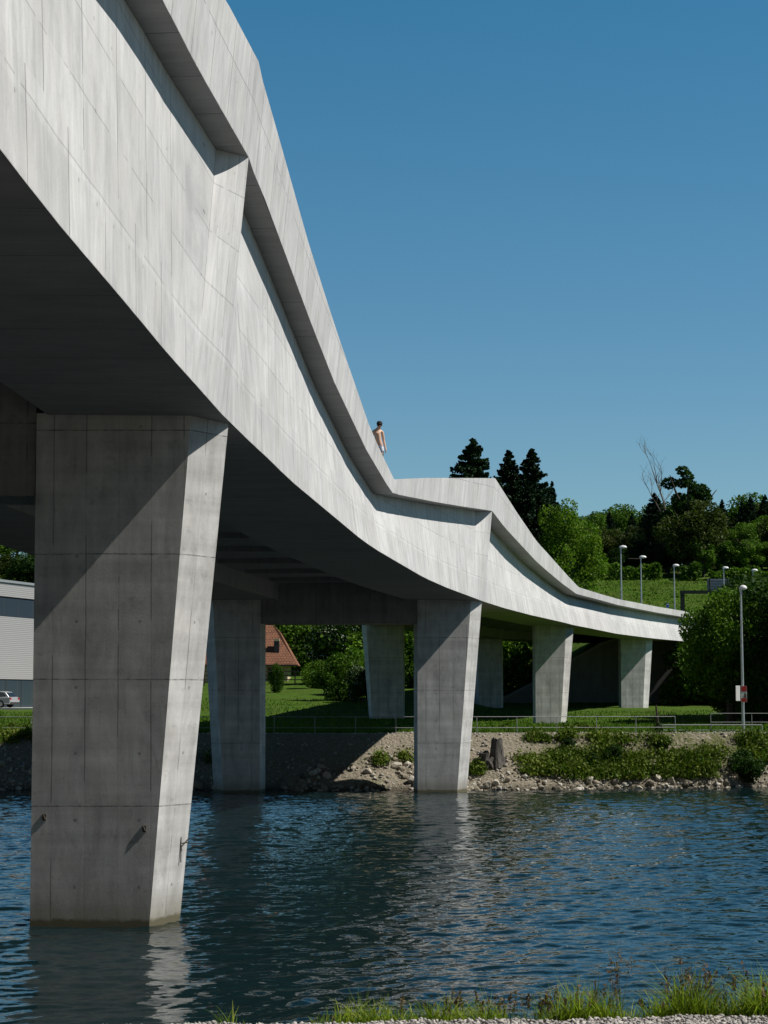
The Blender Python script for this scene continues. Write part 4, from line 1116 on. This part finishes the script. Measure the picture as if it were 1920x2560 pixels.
m.poly([f_[0], f_[1], g_[1], g_[0]][::-1]); m.poly([f_[1], f_[2], g_[1]][::-1]); m.poly([f_[5], f_[4], g_[4], g_[5]]); m.poly([f_[4], f_[3], g_[4]])
m.poly([RP(0, 0, e), RP(-L, 0, e), RP(-L, 9, e), RP(0, 9, e)])
roof = m.build('roof', M['tiles'], root)
m = MB(); cx = xp(693, 202) - hx; m.box(cx - .27, cx + .27, 1.2, 1.8, 8.2 - hz, 10.15 - hz); ch = m.build('chimney', M['darkmetal'], roof)
m = MB(); m.box(cx - .3, cx + .3, 1.15, 1.85, 10.16 - hz, 10.4 - hz); m.build('cap', M['plaster'], ch)
m = MB(); m.obox(RP(.1, -.1, e - .02), RP(-L - .1, -.1, e - .02), .16, .14); m.build('gutter', M['darkmetal'], roof)

# ------------------------------------------------------------------ industrial hall
t = NT('cladding'); oc = t.n('ShaderNodeTexCoord').outputs['Object']; sp = t.n('ShaderNodeSeparateXYZ'); t.lk(oc, sp.inputs[0])
rib_ = t.math('PINGPONG', sp.outputs[2], .09)
M['clad'] = t.done(t.mix(t.map(rib_, 0, .09, 0, 1), (.25, .25, .25), (.35, .345, .34)), .5, .4, t.bump(rib_, .6, .3), metal=.1)
t = NT('window_band'); oc = t.n('ShaderNodeTexCoord').outputs['Object']; sp = t.n('ShaderNodeSeparateXYZ'); t.lk(oc, sp.inputs[0])
M['band'] = t.done(t.mix(t.math('LESS_THAN', t.math('PINGPONG', sp.outputs[1], 1.4), .04), (.03, .045, .06), (.05, .055, .06)), .18, .6)
ang = math.atan2(1, .3125)
A = at(80, 1745, 185)
root = empty('industrial_hall', (A.x, 185, 3.4), ang - R(90)); tag(root, 'long pale grey ribbed industrial hall with dark window bands', 'hall')
def hallbox(name, z0, z1, prx, mat, par=root):
    m = MB(); m.box(-28, prx, -40, 26, z0 - 3.4, z1 - 3.4); return m.build(name, mat, par)
zz = lambda py: H + (1745 - py) / 4800 * 184
hallbox('base_glazing', 2.4, zz(1700), -.10, M['band']); hallbox('wall', zz(1699), zz(1547), 0.0, M['clad'])
hallbox('window_band', zz(1546), zz(1499), -.12, M['band']); hallbox('upper_wall', zz(1498), zz(1465), 0.0, M['clad'])
hallbox('roof_edge', zz(1464), zz(1458), .15, M['steel'])
for yy_ in range(-38, 26, 3):
    m = MB(); m.box(-.13, -.07, yy_ - .04, yy_ + .04, -.9, zz(1701) - 3.4); m.build('mullion', M['darkmetal'], root)
m = MB(); m.poly([(-60, 172, 3.36), (-21, 172, 3.36), (-21, 226, 3.36), (-60, 226, 3.36)]); m.poly([(-60, 172, 2.5), (-21, 172, 2.5), (-21, 172, 3.36), (-60, 172, 3.36)])
tag(m.build('parking_lot', M['paving'], None, merge=False), kind='structure')

# ------------------------------------------------------------------ car (estate, seen from its rear right)
M['carpaint'] = plain('silver_paint', (.52, .53, .54), .25, .6, .55, var=.02); M['tyre'] = plain('tyre_rubber', (.02, .02, .02), .9, .2); M['rim'] = plain('alloy', (.5, .5, .5), .35, .5, .8); M['tail'] = plain('tail_lamp_red', (.35, .015, .02), .2, .6)
root = empty('parked_car', (0, 0, 0)); tag(root, 'silver estate car parked before the industrial hall', 'car')
prof = [(-2.3, .32), (-2.34, .62), (-2.27, .9), (-2.18, .98), (-1.75, 1.40), (-1.2, 1.47), (0, 1.46), (.55, 1.38), (1.15, .98), (2.0, .84), (2.28, .62), (2.3, .32)]
mid = [(-2.3, .32), (-2.34, .62), (-2.27, .9), (-2.1, .96), (-1.5, .97), (0, .93), (1.15, .92), (2.0, .80), (2.28, .6), (2.3, .32)]
def extr(m, pr, w0, w1, cap=True):
    n = len(pr); A_ = [Vector((x, -w0 if z < .95 else -w1, z)) for x, z in pr]; B_ = [Vector((v.x, -v.y, v.z)) for v in A_]
    for i in range(n): m.poly([A_[i], A_[(i+1) % n], B_[(i+1) % n], B_[i]])
    m.poly(A_); m.poly(B_[::-1])
m = MB(); extr(m, mid, .90, .86); 
cab = [(-2.1, .95), (-1.72, 1.40), (-1.2, 1.47), (0, 1.46), (.55, 1.38), (1.2, .93)]
extr(m, cab, .84, .66); body = m.build('body', M['carpaint'], root)
mod = body.modifiers.new('bevel', 'BEVEL'); mod.width = .05; mod.segments = 2; mod.limit_method = 'ANGLE'
for s_ in (-1, 1):
    m = MB(); yy_ = s_ * .845
    zt_, zb_ = 1.36, 1.0
    yw_ = lambda z: s_ * (lerp(.86, .66, (z - .95) / .5) + .012)
    m.poly([(-1.85, yw_(zb_), zb_), (.95, yw_(zb_), zb_), (.48, yw_(zt_), zt_), (-1.45, yw_(zt_), zt_)]); m.build('side_window', M['glass'], root, merge=False)
    for xw in (-1.4, 1.42):
        m = MB(); m.tube([(xw, s_ * .72, .33), (xw, s_ * .92, .33)], .33, 20); wh = m.build('wheel', M['tyre'], root, merge=False)
        m = MB(); m.tube([(xw, s_ * .90, .33), (xw, s_ * .935, .33)], .215, 16); m.build('rim', M['rim'], wh, merge=False)
    m = MB(); m.box(-2.33, -2.12, s_ * .62 if s_ > 0 else -.87, .87 if s_ > 0 else -.62, .72, .90); m.build('tail_lamp', M['tail'], root)
m = MB(); m.poly([(-2.13, -.62, 1.0), (-2.13, .62, 1.0), (-1.78, .56, 1.36), (-1.78, -.56, 1.36)]); m.build('rear_window', M['glass'], root, merge=False)
m = MB(); m.box(-2.37, -2.2, -.8, .8, .3, .5); m.build('bumper', M['darkmetal'], root)
q = at(-12, 1745, 174.5); root.location = (q.x - .3, 174.5, 3.375); root.rotation_euler = (0, 0, R(162))

# ------------------------------------------------------------------ person on the parapet
def skin(name, verts, edges, radii, mat, parent=None, sub=2, rootv=0):
    me = bpy.data.meshes.new(name); me.from_pydata([tuple(v) for v in verts], edges, [])
    o = bpy.data.objects.new(name, me); COL.objects.link(o)
    o.modifiers.new('skin', 'SKIN')
    for i, r_ in enumerate(radii):
        sv = me.skin_vertices[0].data[i]; sv.radius = (r_, r_) if not hasattr(r_, '__len__') else r_; sv.use_root = (i == rootv)
    sb = o.modifiers.new('sub', 'SUBSURF'); sb.levels = sub; sb.render_levels = sub
    dg = bpy.context.evaluated_depsgraph_get(); me2 = bpy.data.meshes.new_from_object(o.evaluated_get(dg))
    bpy.data.objects.remove(o)
    me2.name = name; me2.materials.clear(); me2.materials.append(mat)
    me2.polygons.foreach_set('use_smooth', [True] * len(me2.polygons))
    o2 = bpy.data.objects.new(name, me2); COL.objects.link(o2)
    if parent is not None: o2.parent = parent
    return o2
M['skin'] = plain('skin_tone', (.62, .40, .29), .55, .3, var=.06); M['hair'] = plain('dark_hair', (.012, .009, .008), .7, .3, var=.3, scale=40)
t = NT('patterned_shorts'); oc = t.n('ShaderNodeTexCoord').outputs['Object']
M['shorts'] = t.done(t.ramp(t.noise(oc, 16, 2), [(.47, (.75, .76, .80)), (.53, (.18, .28, .50))]), .8, .2)
DP = 63.0
def bp(px, py, dy=0.0): return at(px, py, DP + dy)
feet = bp(954, 1180)
zf = zT(DP)
root = empty('person', (0, DP, zf)); tag(root, 'person in patterned swim shorts standing on the parapet, looking down', 'person')
oo = root.location.copy()
L_ = lambda v: Vector(v) - oo
pel = L_(bp(947.5, 1113)); sp1 = L_(bp(946.5, 1103)); sp2 = L_(bp(944.5, 1091, -.02)); chest = L_(bp(943.5, 1083, -.03)); nb = L_(bp(944, 1077, -.05)); nk = L_(bp(946, 1072.5, -.09)); hb = L_(bp(948, 1067.5, -.13)); hm = L_(bp(949, 1062, -.15)); ht = L_(bp(949, 1057, -.13))
shL = L_(bp(955.5, 1079, .0)); elL = L_(bp(959.5, 1101, .02)); wrL = L_(bp(963.5, 1120, -.04)); haL = L_(bp(964.8, 1126, -.06))
shR = L_(bp(933, 1080, -.02)); elR = L_(bp(929, 1102, .0)); wrR = L_(bp(930, 1121, -.08)); haR = L_(bp(931, 1127, -.1))
hipL = pel + Vector((.085, 0, -.03)); hipR = pel + Vector((-.085, 0, -.03))
knL = hipL + Vector((.01, -.06, -.40)); knR = hipR + Vector((-.01, .03, -.40))
anL = Vector((-.06, .02, .07)); anR = Vector((-.24, .08, .07)); toL = Vector((-.04, -.14, .03)); toR = Vector((-.26, -.08, .03))
verts = [pel, sp1, sp2, chest, nb, nk, hb, hm, ht, shL, elL, wrL, haL, shR, elR, wrR, haR, hipL, knL, anL, toL, hipR, knR, anR, toR]
edges = [(0,1),(1,2),(2,3),(3,4),(4,5),(5,6),(6,7),(7,8),(4,9),(9,10),(10,11),(11,12),(4,13),(13,14),(14,15),(15,16),(0,17),(17,18),(18,19),(19,20),(0,21),(21,22),(22,23),(23,24)]
rad = [(.155,.11),(.145,.10),(.185,.12),(.20,.125),(.115,.085),.066,.066,.088,.07,.056,.042,.03,(.038,.02),.056,.042,.03,(.038,.02),.085,.058,.04,.035,.085,.058,.04,.035]
# fingers grow from the palms of the same skin
for (pa, wr, ib_, sd_) in ((haL, wrL, 12, 1), (haR, wrR, 16, -1)):
    d = (pa - wr).normalized(); sidev = Vector((.35, -1, 0)).normalized()
    for k in range(4):
        b0 = len(verts); L0 = (.07, .08, .076, .06)[k]; o0 = pa + sidev * (.026 - .0175 * k) + d * .03
        p1q = o0 + d * L0 * .5 + Vector((-.01 * sd_, 0, 0)); p2q = o0 + d * L0 + Vector((-.026 * sd_, 0, 0))
        verts += [o0, p1q, p2q]; rad += [.0092, .0085, .007]; edges += [(ib_, b0), (b0, b0 + 1), (b0 + 1, b0 + 2)]
    b0 = len(verts); t0 = pa + sidev * .035 - d * .02; verts += [t0, t0 + d * .04 + sidev * .022]; rad += [.011, .009]; edges += [(ib_, b0), (b0, b0 + 1)]
body = skin('body', verts, edges, rad, M['skin'], root)
# face: nose, ears as small forms joined to the head
fc = (Vector((.12, -1, -.45))).normalized()
up = Vector((.0, -.4, 1)).normalized(); rt = fc.cross(up).normalized()
def ell(m, c, rx, ry, rz, n=10):
    for i in range(n):
        for j in range(n * 2):
            f2 = lambda a, b_: c + rt * rx * math.sin(a) * math.cos(b_) + fc * ry * math.sin(a) * math.sin(b_) + up * rz * math.cos(a)
            a0, a1 = math.pi * i / n, math.pi * (i + 1) / n; b0, b1 = math.pi * j / n, math.pi * (j + 1) / n
            m.poly([f2(a0, b0), f2(a0, b1), f2(a1, b1), f2(a1, b0)])
m = MB(); hc = hm
ell(m, hc + fc * .088 - up * .012, .013, .016, .022, 5)
for s_ in (-1, 1): ell(m, hc + rt * s_ * .082 - up * .005, .010, .02, .03, 5)
m.build('face', M['skin'], root, smooth=True)
m = MB()
for s_ in (-1, 1): ell(m, hc + fc * .083 + rt * s_ * .032 + up * .012, .013, .006, .006, 5)
m.build('eye', M['hair'], root, smooth=True)
m = MB(); ell(m, hc + fc * .083 - up * .045, .022, .006, .006, 5); m.build('mouth', M['pred'], root, smooth=True)
m = MB(); ell(m, hc - fc * .018 + up * .030, .098, .104, .092, 12)
hair = m.build('hair', M['hair'], root, smooth=True)
for v in hair.data.vertices:
    n = noise.noise(v.co * 18); v.co += (v.co - hc).normalized() * n * .018
# swim shorts
sv = [pel + Vector((0, 0, .045)), pel + Vector((0, 0, -.02)), hipL + Vector((0, 0, -.03)), lerp(hipL, knL, .62), hipR + Vector((0, 0, -.03)), lerp(hipR, knR, .62)]
skin('swim_shorts', sv, [(0,1),(1,2),(2,3),(1,4),(4,5)], [(.168,.122),(.172,.125),.10,.092,.10,.092], M['shorts'], root, rootv=1)

# drop plant prototypes that were only copied from
for nm in [o.name for o in SC.objects if o.type == 'EMPTY' and o.parent is None and 'label' not in o]:
    o = bpy.data.objects[nm]
    for cn in [c.name for c in o.children]: bpy.data.objects.remove(bpy.data.objects[cn])
    bpy.data.objects.remove(o)
